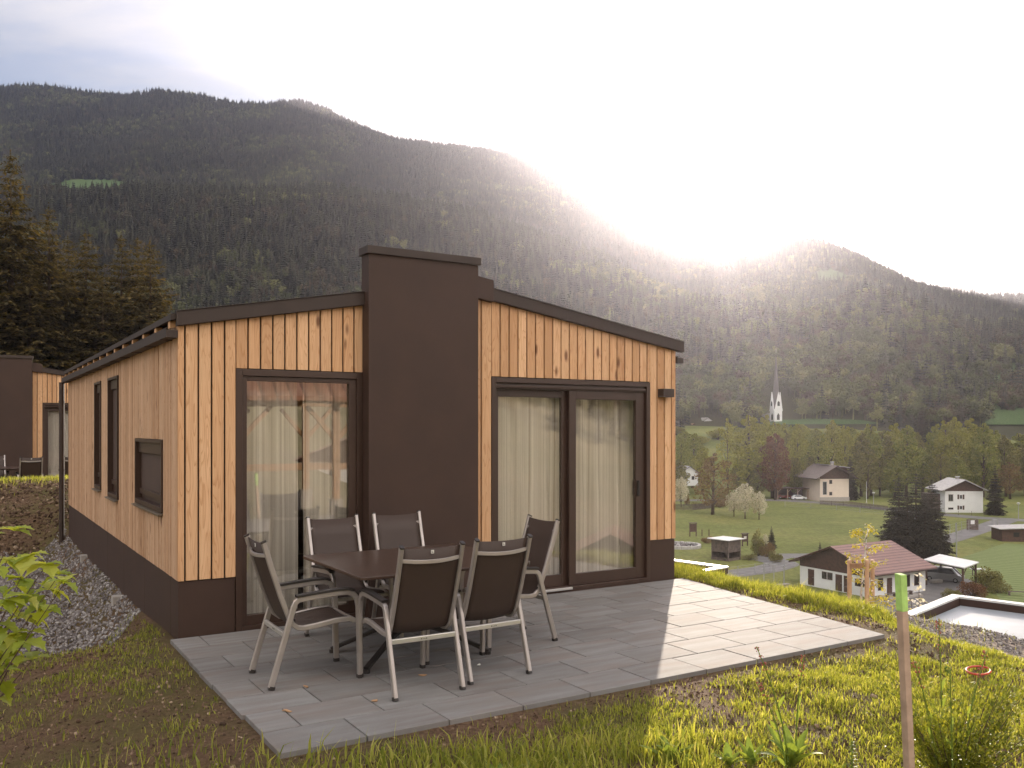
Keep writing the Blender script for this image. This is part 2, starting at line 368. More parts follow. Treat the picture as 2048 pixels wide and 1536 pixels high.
def mat_tiles(name, a, bb, pitch, axis='Y'):
    m, nt, b, o = newmat(name)
    w = nd(nt, 'ShaderNodeTexWave', {'Vector': nd(nt, 'ShaderNodeTexCoord').outputs['Object'], 'Scale': pitch, 'Distortion': 0.15}, bands_direction=axis, wave_profile='SAW').outputs[1]
    col = ramp(nt, w, [(0.0, tuple(x * .35 for x in a)), (0.28, a), (1.0, bb)])
    col = mixc(nt, 0.6, col, ramp(nt, noise(nt, 0.9, 5), [(0.3, (0.8, 0.8, 0.8)), (0.7, (1.2, 1.15, 1.1))]), 'MULTIPLY')
    nt.links.new(col, b.inputs['Base Color']); b.inputs['Roughness'].default_value = 0.6; bump(nt, b, w, 0.5, 0.05); return m
M['red_roof'] = mat_tiles('red brown roof sheets', (0.21, 0.115, 0.095), (0.30, 0.17, 0.145), 0.55, 'X')
M['tile_roof'] = mat_tiles('clay tile roof', (0.33, 0.16, 0.10), (0.42, 0.21, 0.13), 0.9, 'X')

M['grass'] = leafmat('grass blades', [(0, (0.155, 0.195, 0.034)), (0.5, (0.29, 0.315, 0.058)), (0.85, (0.40, 0.41, 0.09)), (1, (0.52, 0.48, 0.17))], 0.58, 0.45, 0.4)
M['leaf_bright'] = leafmat('spring leaves', [(0, (0.25, 0.32, 0.04)), (0.6, (0.38, 0.43, 0.06)), (1, (0.52, 0.53, 0.10))], 0.55, 0.4, 0.4)
M['leaf_broad'] = leafmat('broad leaves', [(0, (0.15, 0.22, 0.05)), (1, (0.28, 0.34, 0.075))], 0.5, 0.5, 0.15)
M['leaf_yew'] = leafmat('yew sprays', [(0, (0.12, 0.15, 0.022)), (0.6, (0.20, 0.23, 0.032)), (1, (0.36, 0.35, 0.055))], 0.45, 0.5, 0.4)
M['leaf_birch'] = leafmat('birch leaves', [(0, (0.38, 0.36, 0.05)), (1, (0.60, 0.52, 0.09))], 0.5)
M['blossom'] = leafmat('white blossom', [(0, (0.42, 0.44, 0.26)), (0.3, (0.66, 0.62, 0.56)), (1, (0.84, 0.80, 0.76))], 0.3)
M['spruce'] = leafmat('spruce needles', [(0, (0.050, 0.043, 0.021)), (0.6, (0.095, 0.076, 0.032)), (1, (0.21, 0.15, 0.06))], 0.35, 0.6, 0.2)
M['spruce_dark'] = leafmat('dark spruce needles', [(0, (0.030, 0.026, 0.016)), (0.7, (0.055, 0.046, 0.026)), (1, (0.085, 0.068, 0.036))], 0.15, 0.6, 0.2)
TREE_STOPS = {'yellow': [(0, (0.20, 0.20, 0.045)), (0.5, (0.30, 0.295, 0.07)), (1, (0.42, 0.39, 0.11))],
              'green': [(0, (0.16, 0.185, 0.045)), (0.5, (0.25, 0.265, 0.07)), (1, (0.36, 0.35, 0.11))],
              'olive': [(0, (0.13, 0.125, 0.05)), (0.5, (0.20, 0.19, 0.07)), (1, (0.29, 0.26, 0.10))],
              'red': [(0, (0.12, 0.060, 0.035)), (0.5, (0.18, 0.085, 0.05)), (1, (0.24, 0.13, 0.07))],
              'brown': [(0, (0.16, 0.10, 0.05)), (0.5, (0.22, 0.145, 0.07)), (1, (0.28, 0.20, 0.09))],
              'blossom': [(0, (0.30, 0.32, 0.18)), (0.4, (0.58, 0.54, 0.48)), (1, (0.78, 0.74, 0.70))]}
for k, s in TREE_STOPS.items(): M['crown_' + k] = leafmat('foliage ' + k, s, 0.4, 0.6, 0.2)
M['fc_con'] = leafmat('forest conifer', [(0, (0.020, 0.021, 0.017)), (0.5, (0.040, 0.041, 0.029)), (1, (0.090, 0.086, 0.055))], 0, 0.8, 0.1, True)
M['fc_dec'] = leafmat('forest leafy', [(0, (0.065, 0.072, 0.035)), (0.6, (0.12, 0.128, 0.055)), (1, (0.23, 0.225, 0.095))], 0, 0.8, 0.1, True)
M['fc_bare'] = leafmat('forest budding', [(0, (0.070, 0.052, 0.035)), (1, (0.125, 0.095, 0.06))], 0, 0.8, 0.1, True)

# ------------------------------------------------------------------ ground shape
TH = math.atan2(1774, 2849)
P0 = np.array([-2.708, 7.18]); U = np.array([math.cos(TH), math.sin(TH)]); V = np.array([-math.sin(TH), math.cos(TH)])
P2 = np.array([-13.9, 20.0]); Z2 = 0.10                          # second cabin
ZV = -19.4                                                       # valley floor
def uv2w(u, v): p = P0 + u * U + v * V; return float(p[0]), float(p[1])
def ss(x, a, b): t = np.clip((x - a) / (b - a), 0, 1); return t * t * (3 - 2 * t)
_P = RNG.permutation(512); _G = RNG.random(512)
def vnoise(x, y):
    xi = np.floor(x).astype(int); yi = np.floor(y).astype(int); xf = x - xi; yf = y - yi
    xf = xf * xf * (3 - 2 * xf); yf = yf * yf * (3 - 2 * yf)
    h = lambda a, b: _G[(_P[(a % 512)] + b) % 512]
    return (h(xi, yi) * (1 - xf) + h(xi + 1, yi) * xf) * (1 - yf) + (h(xi, yi + 1) * (1 - xf) + h(xi + 1, yi + 1) * xf) * yf
def fbm(x, y, o=4):
    s = 0; a = 0.5
    for k in range(o): s = s + a * (vnoise(x * 2 ** k + 17 * k, y * 2 ** k + 31 * k) - 0.5); a *= 0.5
    return s * 2
SKY = np.array([(-900, 260), (-200, 182), (0, 174), (60, 168), (110, 172), (160, 182), (250, 190), (330, 178), (400, 190), (470, 206), (545, 208), (590, 198), (640, 208), (700, 240),
                (780, 276), (880, 288), (1000, 301), (1100, 329), (1180, 366), (1250, 396), (1330, 442), (1390, 474), (1430, 478), (1470, 466), (1510, 459), (1560, 466), (1640, 481),
                (1720, 511), (1780, 546), (1830, 571), (1900, 584), (1980, 594), (2048, 590), (2200, 575), (2800, 600)], float)
SHO = np.array([(-900, 420), (0, 402), (100, 394), (250, 389), (400, 396), (700, 402), (900, 442), (1000, 472), (1100, 505), (1200, 545), (1330, 600), (1450, 640), (1600, 655),
                (1750, 600), (1850, 640), (1950, 690), (2048, 690), (2300, 680)], float)
RDG = np.array([(-900, 2000), (1000, 2000), (1330, 1700), (1500, 1350), (2300, 1300)], float)
def smooth_interp(px, T):
    s = 0
    for o in (-22, -11, 0, 11, 22): s = s + np.interp(px + o, T[:, 0], T[:, 1])
    return s / 5
def mountain(x, y):
    Y = np.maximum(y, 1.0); px = np.clip(1024 + F_PX * x / Y, -900, 2800)
    T = HOR - smooth_interp(px, SKY) - 11 * 1500 / np.interp(px, RDG[:, 0], RDG[:, 1]); Sh = HOR - smooth_interp(px, SHO); Yr = np.interp(px, RDG[:, 0], RDG[:, 1])
    Ysh = 0.46 * Yr
    zs = Sh * Ysh / F_PX
    a = np.clip((Y - 420) / (Ysh - 420), 0, 1)
    z1 = zs * (0.35 * a + 0.65 * a * a * (3 - 2 * a))
    b = np.clip((Y - 1.17 * Ysh) / (Yr - 1.17 * Ysh), 0, 1)
    t0 = zs / (1.17 * Ysh) * F_PX
    tt = t0 + (T - t0) * (b ** 0.85)
    z2 = np.where(b > 0, tt * Y / F_PX, zs)
    z = np.where(Y < 1.17 * Ysh, z1, z2)
    zr = T * Yr / F_PX
    z = np.where(Y > Yr, zr - (Y - Yr) * 0.30, z)
    n = fbm(x / 190 + 3, y / 190 + 9, 4) * 26 * np.clip((Y - 450) / 300, 0, 1) * (1 - 0.85 * ss(b, 0.75, 1.0)) * (1 - 0.75 * np.exp(-((Y - Ysh) / 60) ** 2))
    far = 304 * 2600 / F_PX * np.exp(-((px - 1915) / 110) ** 2) * ss(Y, 1900, 2600)
    return np.maximum(z + n, far) + CAM_H
def zg(x, y):
    x = np.asarray(x, float); y = np.asarray(y, float)
    u = (x - P0[0]) * U[0] + (y - P0[1]) * U[1]; v = (x - P0[0]) * V[0] + (y - P0[1]) * V[1]
    uc = np.where(v > -2, 6.0, 6.0 + (v + 2) * 0.36); uc = np.maximum(uc, 4.6); du = u - uc
    z = -0.03 + np.interp(du, [-60, -0.9, -0.35, 0.05, 0.45, 1.9, 4.3, 15, 20, 60, 400], [0, 0, 0.03, -0.06, -0.42, -0.45, -4.6, -4.9, -6.4, -19.5, -22])
    # left of the cabin: soil ramp, gravel trench, earth bank of the neighbouring plot
    a = -u
    left = ss(a, -0.12, 0.45)
    tr = -0.5 * ss(v, 0.05, 2.1) * (1 - ss(a, 3.2, 7.0)) * left
    fl = -(0.30 * ss(a, 0.0, 2.4)) * (1 - ss(v, -0.2, 1.5)) * ss(v, -4.5, -1.5) * (1 - ss(a, 6, 12))
    u2 = (x - P2[0]) * U[0] + (y - P2[1]) * U[1]; v2 = (x - P2[0]) * V[0] + (y - P2[1]) * V[1]
    q = v2 + 4.3
    rise = np.where(q < 0, np.exp(-(q / 3.0) ** 2), 0.12 + 0.88 * np.exp(-(q / 0.8) ** 2))
    rm = rise * (1 - ss(u2, 5.6, 8.5)) * np.where(a > -0.1, 1, ss(v, 8.6, 10.0)) * ss(v, 7.4, 10.4) * (1 - ss(-u2, 10, 20))
    bank = 0.70 * rm; tr = tr * (1 - ss(v, 13, 16)) * (1 - rm)
    z = z + np.where((a > -0.15) | (v > 8.5), tr + bank, 0) + fl
    flat2 = ss(u2, -6, -3) * (1 - ss(u2, 8, 10)) * ss(v2, -3.5, -2.9) * (1 - ss(v2, 12, 16))
    z = z * (1 - flat2) + (Z2 - 0.03) * flat2
    # small unevenness, none under the terrace
    ter = ss(u, -0.5, -0.06) * (1 - ss(u, 5.1, 5.5)) * ss(v, -3.3, -2.97) * (1 - ss(v, 0, 9))
    z = z + (fbm(x * 0.9, y * 0.9, 4) * 0.07 + fbm(x * 6, y * 6, 3) * 0.018) * (1 - ter) * np.clip(1.2 - np.hypot(x, y) / 40, 0.0, 1)
    z = np.where(ter > 0.02, np.minimum(z, -0.03 + 0.05 * (1 - ter)), z)
    # the cabin floor slab sits over the ground
    inside = ss(u, -0.02, 0.3) * (1 - ss(u, 5.2, 5.34)) * ss(v, -0.02, 0.2) * (1 - ss(v, 8.4, 8.6)); z = z - 0.3 * inside
    z = np.maximum(z, ZV)
    # slope behind the camera
    back = np.clip(-y - 14, 0, None); z = z + np.where(y < -14, 0.16 * back + np.where(back > 60, 0.22 * (back - 60), 0), 0)
    # far side of the valley
    m = mountain(x, y); k = ss(y, 285, 425)
    return z * (1 - k) + np.where(y > 280, m, 0) * k
def gz(x, y): return float(zg(np.array([x]), np.array([y]))[0])

# one polar sheet, cut where the land use changes (the pieces share their rim)
def polar_sheet(name, angs, rads, mat, smooth=True):
    A, Rr = np.meshgrid(angs, rads); X = Rr * np.sin(A); Y = Rr * np.cos(A); Z = zg(X, Y)
    n, k = X.shape; idx = np.arange(n * k).reshape(n, k)
    Fc = np.stack([idx[:-1, :-1], idx[:-1, 1:], idx[1:, 1:], idx[1:, :-1]], -1).reshape(-1, 4)[:, ::-1]
    return npmesh(name, np.stack([X, Y, Z], -1).reshape(-1, 3), Fc, mat, smooth=smooth)
fa = np.radians(np.arange(-46, 46.01, 0.16)); ba = np.radians(np.concatenate([np.arange(46, 314, 1.6), [314.0]]))
r1 = np.geomspace(0.6, 70, 330); r2 = np.geomspace(70, 435, 110); r3 = np.geomspace(435, 3600, 220)
tag(polar_sheet('ground', fa, r1, M['soil']), kind='structure')
tag(polar_sheet('meadow', fa, r2, M['meadow']), kind='structure')
tag(polar_sheet('mountain', fa, r3, M['forest_floor']), kind='structure')
tag(polar_sheet('hillside', ba, np.geomspace(0.6, 1500, 150), M['back_slope']), kind='structure')
tag(npmesh('terrain', [(0.6*math.sin(t), 0.6*math.cos(t), gz(0.6*math.sin(t), 0.6*math.cos(t))) for t in np.radians(np.arange(0, 360, 15))] + [(0, 0, gz(0, 0))],
           [(i, (i + 1) % 24, 24) for i in range(24)], M['soil']), kind='structure')

# ------------------------------------------------------------------ the cabin
def zb(u): return min(2.52 + 0.178 * u, 2.549 + 0.158 * (5.418 - u))      # underside of the verge boards
def build_cabin(root):
    P = root
    bw, gap = 0.0905, 0.0145
    def boards(u0, u1, z0, name='cladding', first=None):
        mb = MB(); u = u0
        while u < u1 - 0.012:
            e = min(u + (first if first and u == u0 else bw), u1)
            if u1 - e < 0.03: e = u1
            dz = random.uniform(-.002, .002); y = -0.026 + random.uniform(-.0015, .0015)
            mb.hexa([(u, y, z0 + dz), (e, y, z0 + dz), (e, -0.002, z0 + dz), (u, -0.002, z0 + dz)],
                    [(u, y, zb(u) + .03), (e, y, zb(e) + .03), (e, -0.002, zb(e) + .03), (u, -0.002, zb(u) + .03)])
            u = e + gap
        return mb
    # front backing wall with openings
    mb = MB()
    for u0, u1, z0 in ((0.03, 0.459, -0.3), (0.459, 1.60, 2.192), (2.69, 2.936, -0.3), (2.936, 4.967, 2.197), (4.967, 5.31, -0.3)):
        mb.hexa([(u0, 0, z0), (u1, 0, z0), (u1, .08, z0), (u0, .08, z0)], [(u0, 0, zb(u0)+.05), (u1, 0, zb(u1)+.05), (u1, .08, zb(u1)+.05), (u0, .08, zb(u0)+.05)])
    mb.build('front_wall', M['backing'], P)
    mb = boards(0.0, 0.457, 0.456, first=0.046)
    mb2 = boards(0.464, 1.586, 2.197); mb.add(mb2.v, mb2.f)
    mb2 = boards(2.722, 2.932, 0.456); mb.add(mb2.v, mb2.f)
    mb2 = boards(2.938, 4.966, 2.203); mb.add(mb2.v, mb2.f)
    mb2 = boards(4.972, 5.342, 0.456); mb.add(mb2.v, mb2.f)
    mb.build('front_cladding', M['larch'], P, bevel=0.002)
    # side walls, slatted
    for side in (0, 1):
        mb = MB()
        x0, x1 = ((0.0, 0.026) if side == 0 else (5.316, 5.342))
        wins = ((5.17, 4.56, 0.915, 2.285), (3.93, 3.17, 0.89, 2.285), (2.0, 0.615, 0.95, 1.595)) if side == 0 else ()
        v = 0.004; top = 2.53
        while v < 8.46:
            e = v + 0.058; segs = [(0.456, top)]
            for a, b, c, d in wins:
                if e > b and v < a: segs = [(0.456, c), (d, top)]
            for z0, z1 in segs:
                j = random.uniform(-.0025, .0025)
                mb.box(x0 + j, x1 + j, v, e, z0, z1)
            v = e + 0.010
        mb.build('side_cladding', M['larch_side'], P, bevel=0.0015)
        mb = MB(); xa, xb = ((0.03, 0.10) if side == 0 else (5.245, 5.312))
        if side == 0:
            mb.box(xa, xb, 0.081, 8.5, -0.9, 0.89); mb.box(xa, xb, 0.081, 8.5, 2.286, 2.58)
            ed = [0.081, 0.615, 2.0, 3.17, 3.93, 4.56, 5.17, 8.5]
            for k in (0, 2, 4, 6): mb.box(xa, xb, ed[k], ed[k+1], 0.891, 2.285)
            mb.box(xa, xb, 0.616, 1.999, 0.891, 0.949); mb.box(xa, xb, 0.616, 1.999, 1.597, 2.285)
        else: mb.box(xa, xb, 0.081, 8.5, -0.9, 2.58)
        mb.build('side_wall', M['backing'], P)
    MB().box(0.1, 5.24, 8.42, 8.5, -0.9, 2.58).build('back_wall', M['backing'], P)
    MB().box(0.104, 5.24, 4.2, 4.26, -0.05, 2.5).build('inner_wall', M['interior'], P)
    MB().box(0.104, 5.24, 0.02, 8.4, -0.12, -0.02).build('floor', M['brown_wood'], P)
    # plinth panels
    for a, b in ((0.004, 0.456), (4.970, 5.338)): MB().box(a, b, -0.012, -0.001, -0.6, 0.450).build('plinth', M['panel'], P, bevel=0.002)
    mb = MB()
    js = [0.0, 0.30, 1.55, 2.80, 4.05, 5.30, 6.55, 7.60, 8.47]
    for xa, xb, zl in ((0.006, 0.018, -1.0), (5.326, 5.337, -5.0)):
        mb = MB()
        for a, b in zip(js[:-1], js[1:]): mb.box(xa, xb, a + .003, b - .003, zl, 0.450)
        mb.build('plinth', M['panel'], P, bevel=0.002)
    # roof with verge boards, rafters, gutters
    mb = MB()
    for ua, ub in ((-0.06, 2.63), (5.425, 2.63)):
        za_, zb_ = zb(ua) + 0.055, zb(2.63) + 0.055
        pts = [(ua, 0, za_), (ub, 0, zb_), (ub, 0, zb_ + .048), (ua, 0, za_ + .048)]
        mb.prism([(x, -0.035, z) for x, y, z in pts] if ua < ub else [(x, -0.035, z) for x, y, z in pts][::-1], (0, 8.62, 0))
    roof = mb.build('roof', M['metal_dark'], P)
    for u0, u1 in ((-0.02, 1.60), (2.90, 5.43)):
        mb = MB()
        mb.hexa([(u0, -.075, zb(u0)), (u1, -.075, zb(u1)), (u1, -.037, zb(u1)), (u0, -.037, zb(u0))],
                [(u0, -.075, zb(u0)+.115), (u1, -.075, zb(u1)+.115), (u1, -.037, zb(u1)+.115), (u0, -.037, zb(u0)+.115)])
        mb.hexa([(u0, -.036, zb(u0)-.004), (u1, -.036, zb(u1)-.004), (u1, -.027, zb(u1)-.004), (u0, -.027, zb(u0)-.004)],
                [(u0, -.036, zb(u0)+.04), (u1, -.036, zb(u1)+.04), (u1, -.027, zb(u1)+.04), (u0, -.027, zb(u0)+.04)])
        mb.hexa([(u0, -.085, zb(u0)+.1155), (u1, -.085, zb(u1)+.1155), (u1, .02, zb(u1)+.1155), (u0, .02, zb(u0)+.1155)],
                [(u0, -.085, zb(u0)+.122), (u1, -.085, zb(u1)+.122), (u1, .02, zb(u1)+.122), (u0, .02, zb(u0)+.122)])
        mb.build('verge_board', M['metal_dark'], roof, bevel=0.003)
    for k in range(15):
        v = 0.04 + k * 0.6; ua, ub = -0.05, 0.0
        MB().prism([(ua, v, zb(ua) - .005), (ub, v, zb(ub) - .005), (ub, v, zb(ub) + .052), (ua, v, zb(ua) + .052)], (0, .08, 0)).build('rafter_tail', M['larch'], roof)
    for xa in (-0.094, 5.365):
        mb = MB(); zc = 2.425
        mb.box(xa, xa + .09, -.03, 8.6, zc, zc + .006); mb.box(xa, xa + .006, -.03, 8.6, zc + .0062, zc + .075); mb.box(xa + .084, xa + .09, -.03, 8.6, zc + .0062, zc + .06)
        mb.box(xa + .0062, xa + .0838, -.03, -.024, zc + .0062, zc + .06)
        for k in range(12): mb.box(xa - .006, xa + .1, .2 + k * .72, .225 + k * .72, zc - .006, zc - .0005)
        mb.build('gutter', M['metal_dark'], roof)
    for xa, zlow in ((-0.095, -0.35),):
        mb = MB(); mb.tube([(xa, 8.5, 2.43), (xa, 8.5, zlow)], 0.042, 10)
        for z in (2.1, 1.0, 0.1): mb.tube([(xa, 8.5, z), (xa, 8.5, z + .03)], 0.048, 10)
        mb.build('downpipe', M['metal_dark'], P, smooth=False)
    # tower
    MB().box(1.587, 2.706, -0.170, -0.002, -0.35, 3.246).build('tower', M['panel'], P, bevel=0.003)
    mb = MB()
    mb.hexa([(2.7065, -.09, zb(2.71)-.02), (2.925, -.09, zb(2.925)-.02), (2.925, .10, zb(2.925)-.02), (2.7065, .10, zb(2.71)-.02)], [(2.7065, -.09, 3.17), (2.925, -.09, 3.135), (2.925, .10, 3.135), (2.7065, .10, 3.17)])
    tower = mb.build('tower_return', M['panel'], P, bevel=0.003)
    MB().box(1.566, 2.728, -0.192, 0.02, 3.247, 3.318).build('tower_cap', M['metal_dark'], tower, bevel=0.004)
    # fixed window left of the tower
    def frame_mb(u0, u1, z0, z1, w, y0, y1, wb=None):
        wb = wb or w; m_ = MB(); wl, wr = (w if isinstance(w, tuple) else (w, w)); wt_ = w[0] if isinstance(w, tuple) else w
        m_.box(u0, u0 + wl, y0, y1, z0, z1); m_.box(u1 - wr, u1, y0, y1, z0, z1)
        m_.box(u0 + wl, u1 - wr, y0, y1, z1 - wt_, z1); m_.box(u0 + wl, u1 - wr, y0, y1, z0, z0 + wb); return m_
    mb = frame_mb(0.460, 1.586, -0.02, 2.19, 0.055, -0.030, 0.06)
    fw = mb.build('fixed_window', M['frame'], P, bevel=0.003)
    frame_mb(0.5155, 1.5305, 0.036, 2.1345, (0.04, 0.068), -0.012, 0.05, 0.082).build('sash', M['frame'], fw, bevel=0.003)
    MB().box(0.556, 1.462, 0.012, 0.018, 0.1185, 2.094).build('pane', M['glass'], fw)
    # sliding door
    mb = frame_mb(2.937, 4.966, 0.02, 2.195, 0.05, -0.032, 0.10, 0.03)
    mb.box(2.988, 4.915, -0.022, -0.004, 2.10, 2.125); mb.box(2.988, 4.915, 0.0, .09, 2.085, 2.144)
    sdoor = mb.build('sliding_door', M['frame'], P, bevel=0.003)
    frame_mb(2.988, 3.905, 0.052, 2.084, (0.075, 0.075), 0.055, 0.095, 0.118).build('sash', M['frame'], sdoor, bevel=0.003)
    MB().box(3.064, 3.829, 0.072, 0.078, 0.171, 2.008).build('pane', M['glass'], sdoor)
    frame_mb(3.895, 4.914, 0.052, 2.084, (0.088, 0.125), 0.004, 0.05, 0.118).build('sash', M['frame'], sdoor, bevel=0.003)
    MB().box(3.984, 4.788, 0.024, 0.030, 0.171, 1.995).build('pane', M['glass'], sdoor)
    MB().box(2.99, 3.90, -0.055, 0.054, 0.022, 0.045).build('sill', M['alu_bright'], sdoor, bevel=0.003)
    MB().box(4.80, 4.825, -0.03, 0.0035, 0.95, 1.12).build('handle', M['black'], sdoor, bevel=0.004)
    MB().box(2.75, 4.967, -0.03, -0.002, -0.3, 0.019).build('threshold', M['panel'], P)
    MB().box(0.46, 1.586, -0.028, -0.002, -0.3, -0.021).build('threshold', M['panel'], P)
    # three side windows with blinds
    for a, b, c, d in ((5.17, 4.56, 0.915, 2.285), (3.93, 3.17, 0.89, 2.285), (2.0, 0.615, 0.95, 1.595)):
        mb = MB()
        for v0, v1, z0, z1 in ((b + .004, b + .035, c + .004, d - .004), (a - .035, a - .004, c + .004, d - .004), (b + .036, a - .036, d - .035, d - .004), (b + .036, a - .036, c + .004, c + .05)):
            mb.box(-0.012, 0.07, v0, v1, z0, z1)
        win = mb.build('side_window', M['frame'], P, bevel=0.002)
        mb = MB(); mb.box(0.02, 0.06, b + .037, a - .037, d - .14, d - .037)
        mb.build('blind_box', M['frame'], win, bevel=0.003)
        small = c > 0.94
        zlow = c + .12 if small else c + .17
        MB().box(0.046, 0.052, b + .037, a - .037, zlow + .03, d - .141).build('blind', M['blind'], win)
        mb = MB(); mb.box(0.03, 0.06, b + .037, a - .037, zlow - .025, zlow + .028); mb.box(0.05, 0.058, b + .037, a - .037, c + .051, zlow - .026)
        mb.build('blind_rail', M['frame'], win, bevel=0.003)
        MB().hexa([(-.04, b - .01, c - .022), (.03, b - .01, c - .01), (.03, a + .01, c - .01), (-.04, a + .01, c - .022)],
                  [(-.04, b - .01, c - .006), (.03, b - .01, c + .0035), (.03, a + .01, c + .0035), (-.04, a + .01, c - .006)]).build('sill', M['sill'], win, bevel=0.002)
    MB().box(5.078, 5.236, -0.125, -0.028, 2.036, 2.128).build('wall_lamp', M['metal_dark'], P, bevel=0.004)

def curtain(root_loc, rotz, u0, u1, label, seed, gaps=()):
    rs = np.random.default_rng(seed); n = int((u1 - u0) / 0.006); us = np.linspace(u0, u1, n)
    ph = np.cumsum(rs.normal(0.46, 0.12, n)) * 0.55
    zs = np.linspace(0.03, 2.12, 14)
    V_, idx = [], np.arange(n * 14).reshape(14, n)
    for z in zs:
        y = 0.17 + 0.030 * np.sin(ph * 0.62) * (0.7 + 0.3 * (z < 1)) + 0.008 * np.sin(us * 40 + z)
        V_.append(np.stack([us + 0.006 * np.cos(ph * .62) + 0.004 * np.sin(z * 2), y, np.full(n, z)], -1))
    Fc = np.stack([idx[:-1, :-1], idx[:-1, 1:], idx[1:, 1:], idx[1:, :-1]], -1).reshape(-1, 4)
    o = npmesh('curtain', np.concatenate(V_), Fc, M['curtain'], smooth=True)
    o.location = root_loc; o.rotation_euler = (0, 0, rotz)
    return tag(o, label, 'curtain', 'curtains behind the cabin glass')

cabin = thing('cabin', 'larch-clad cabin with dark brown tower slab beside the paved terrace', 'cabin', (P0[0], P0[1], 0), TH, 'holiday cabins on the slope')
build_cabin(cabin)
curtain((P0[0], P0[1], 0), TH, 0.50, 1.06, 'striped curtain hanging in the left half of the tall fixed window', 1)
curtain((P0[0], P0[1], 0), TH, 1.10, 1.62, 'narrow curtain at the tower end of the tall fixed window', 4)
curtain((P0[0], P0[1], 0), TH, 3.00, 3.93, 'striped curtain behind the left pane of the sliding door', 2)
curtain((P0[0], P0[1], 0), TH, 3.96, 5.12, 'striped curtain behind the right pane of the sliding door', 3)
cabin2 = copy_tree(cabin); cabin2.location = (P2[0], P2[1], Z2)
tag(cabin2, 'more distant twin cabin with dark tower partly hidden behind the front cabin')
curtain((P2[0], P2[1], Z2), TH, 3.00, 3.93, 'pale curtain in the window of the distant cabin', 5)

# ------------------------------------------------------------------ terrace slabs
mb = MB(); L_, Hh = 0.51, 0.365
for r in range(8):
    v0 = -2.962 + r * Hh; off = 0.41 if r % 2 == 0 else 0.16
    cuts = [-0.075 + random.uniform(-.012, .012)] + [off - L_ + k * L_ for k in range(1, 13) if -0.0 < off - L_ + k * L_ < 4.80 + .0595 * r] + [9.0]
    for a, b in zip(cuts[:-1], cuts[1:]):
        j = random.uniform(-.0012, .0012)
        last = b == cuts[-1]; e0, e1 = (4.955 + .163 * (v0 + 2.962), 4.955 + .163 * (v0 + Hh + 2.962)) if last else (b - .004, b - .004)
        q = [(a + .004, v0 + .0038), (e0, v0 + .0038), (e1, v0 + Hh - .0038), (a + .004, v0 + Hh - .0038)]
        mb.hexa([(x_, y_, -.05) for x_, y_ in q], [(x_, y_, j) for x_, y_ in q])
ter = mb.build('pavement', M['slab'], None, bevel=0.0025, loc=(P0[0], P0[1], 0), rotz=TH); tag(ter, kind='structure')

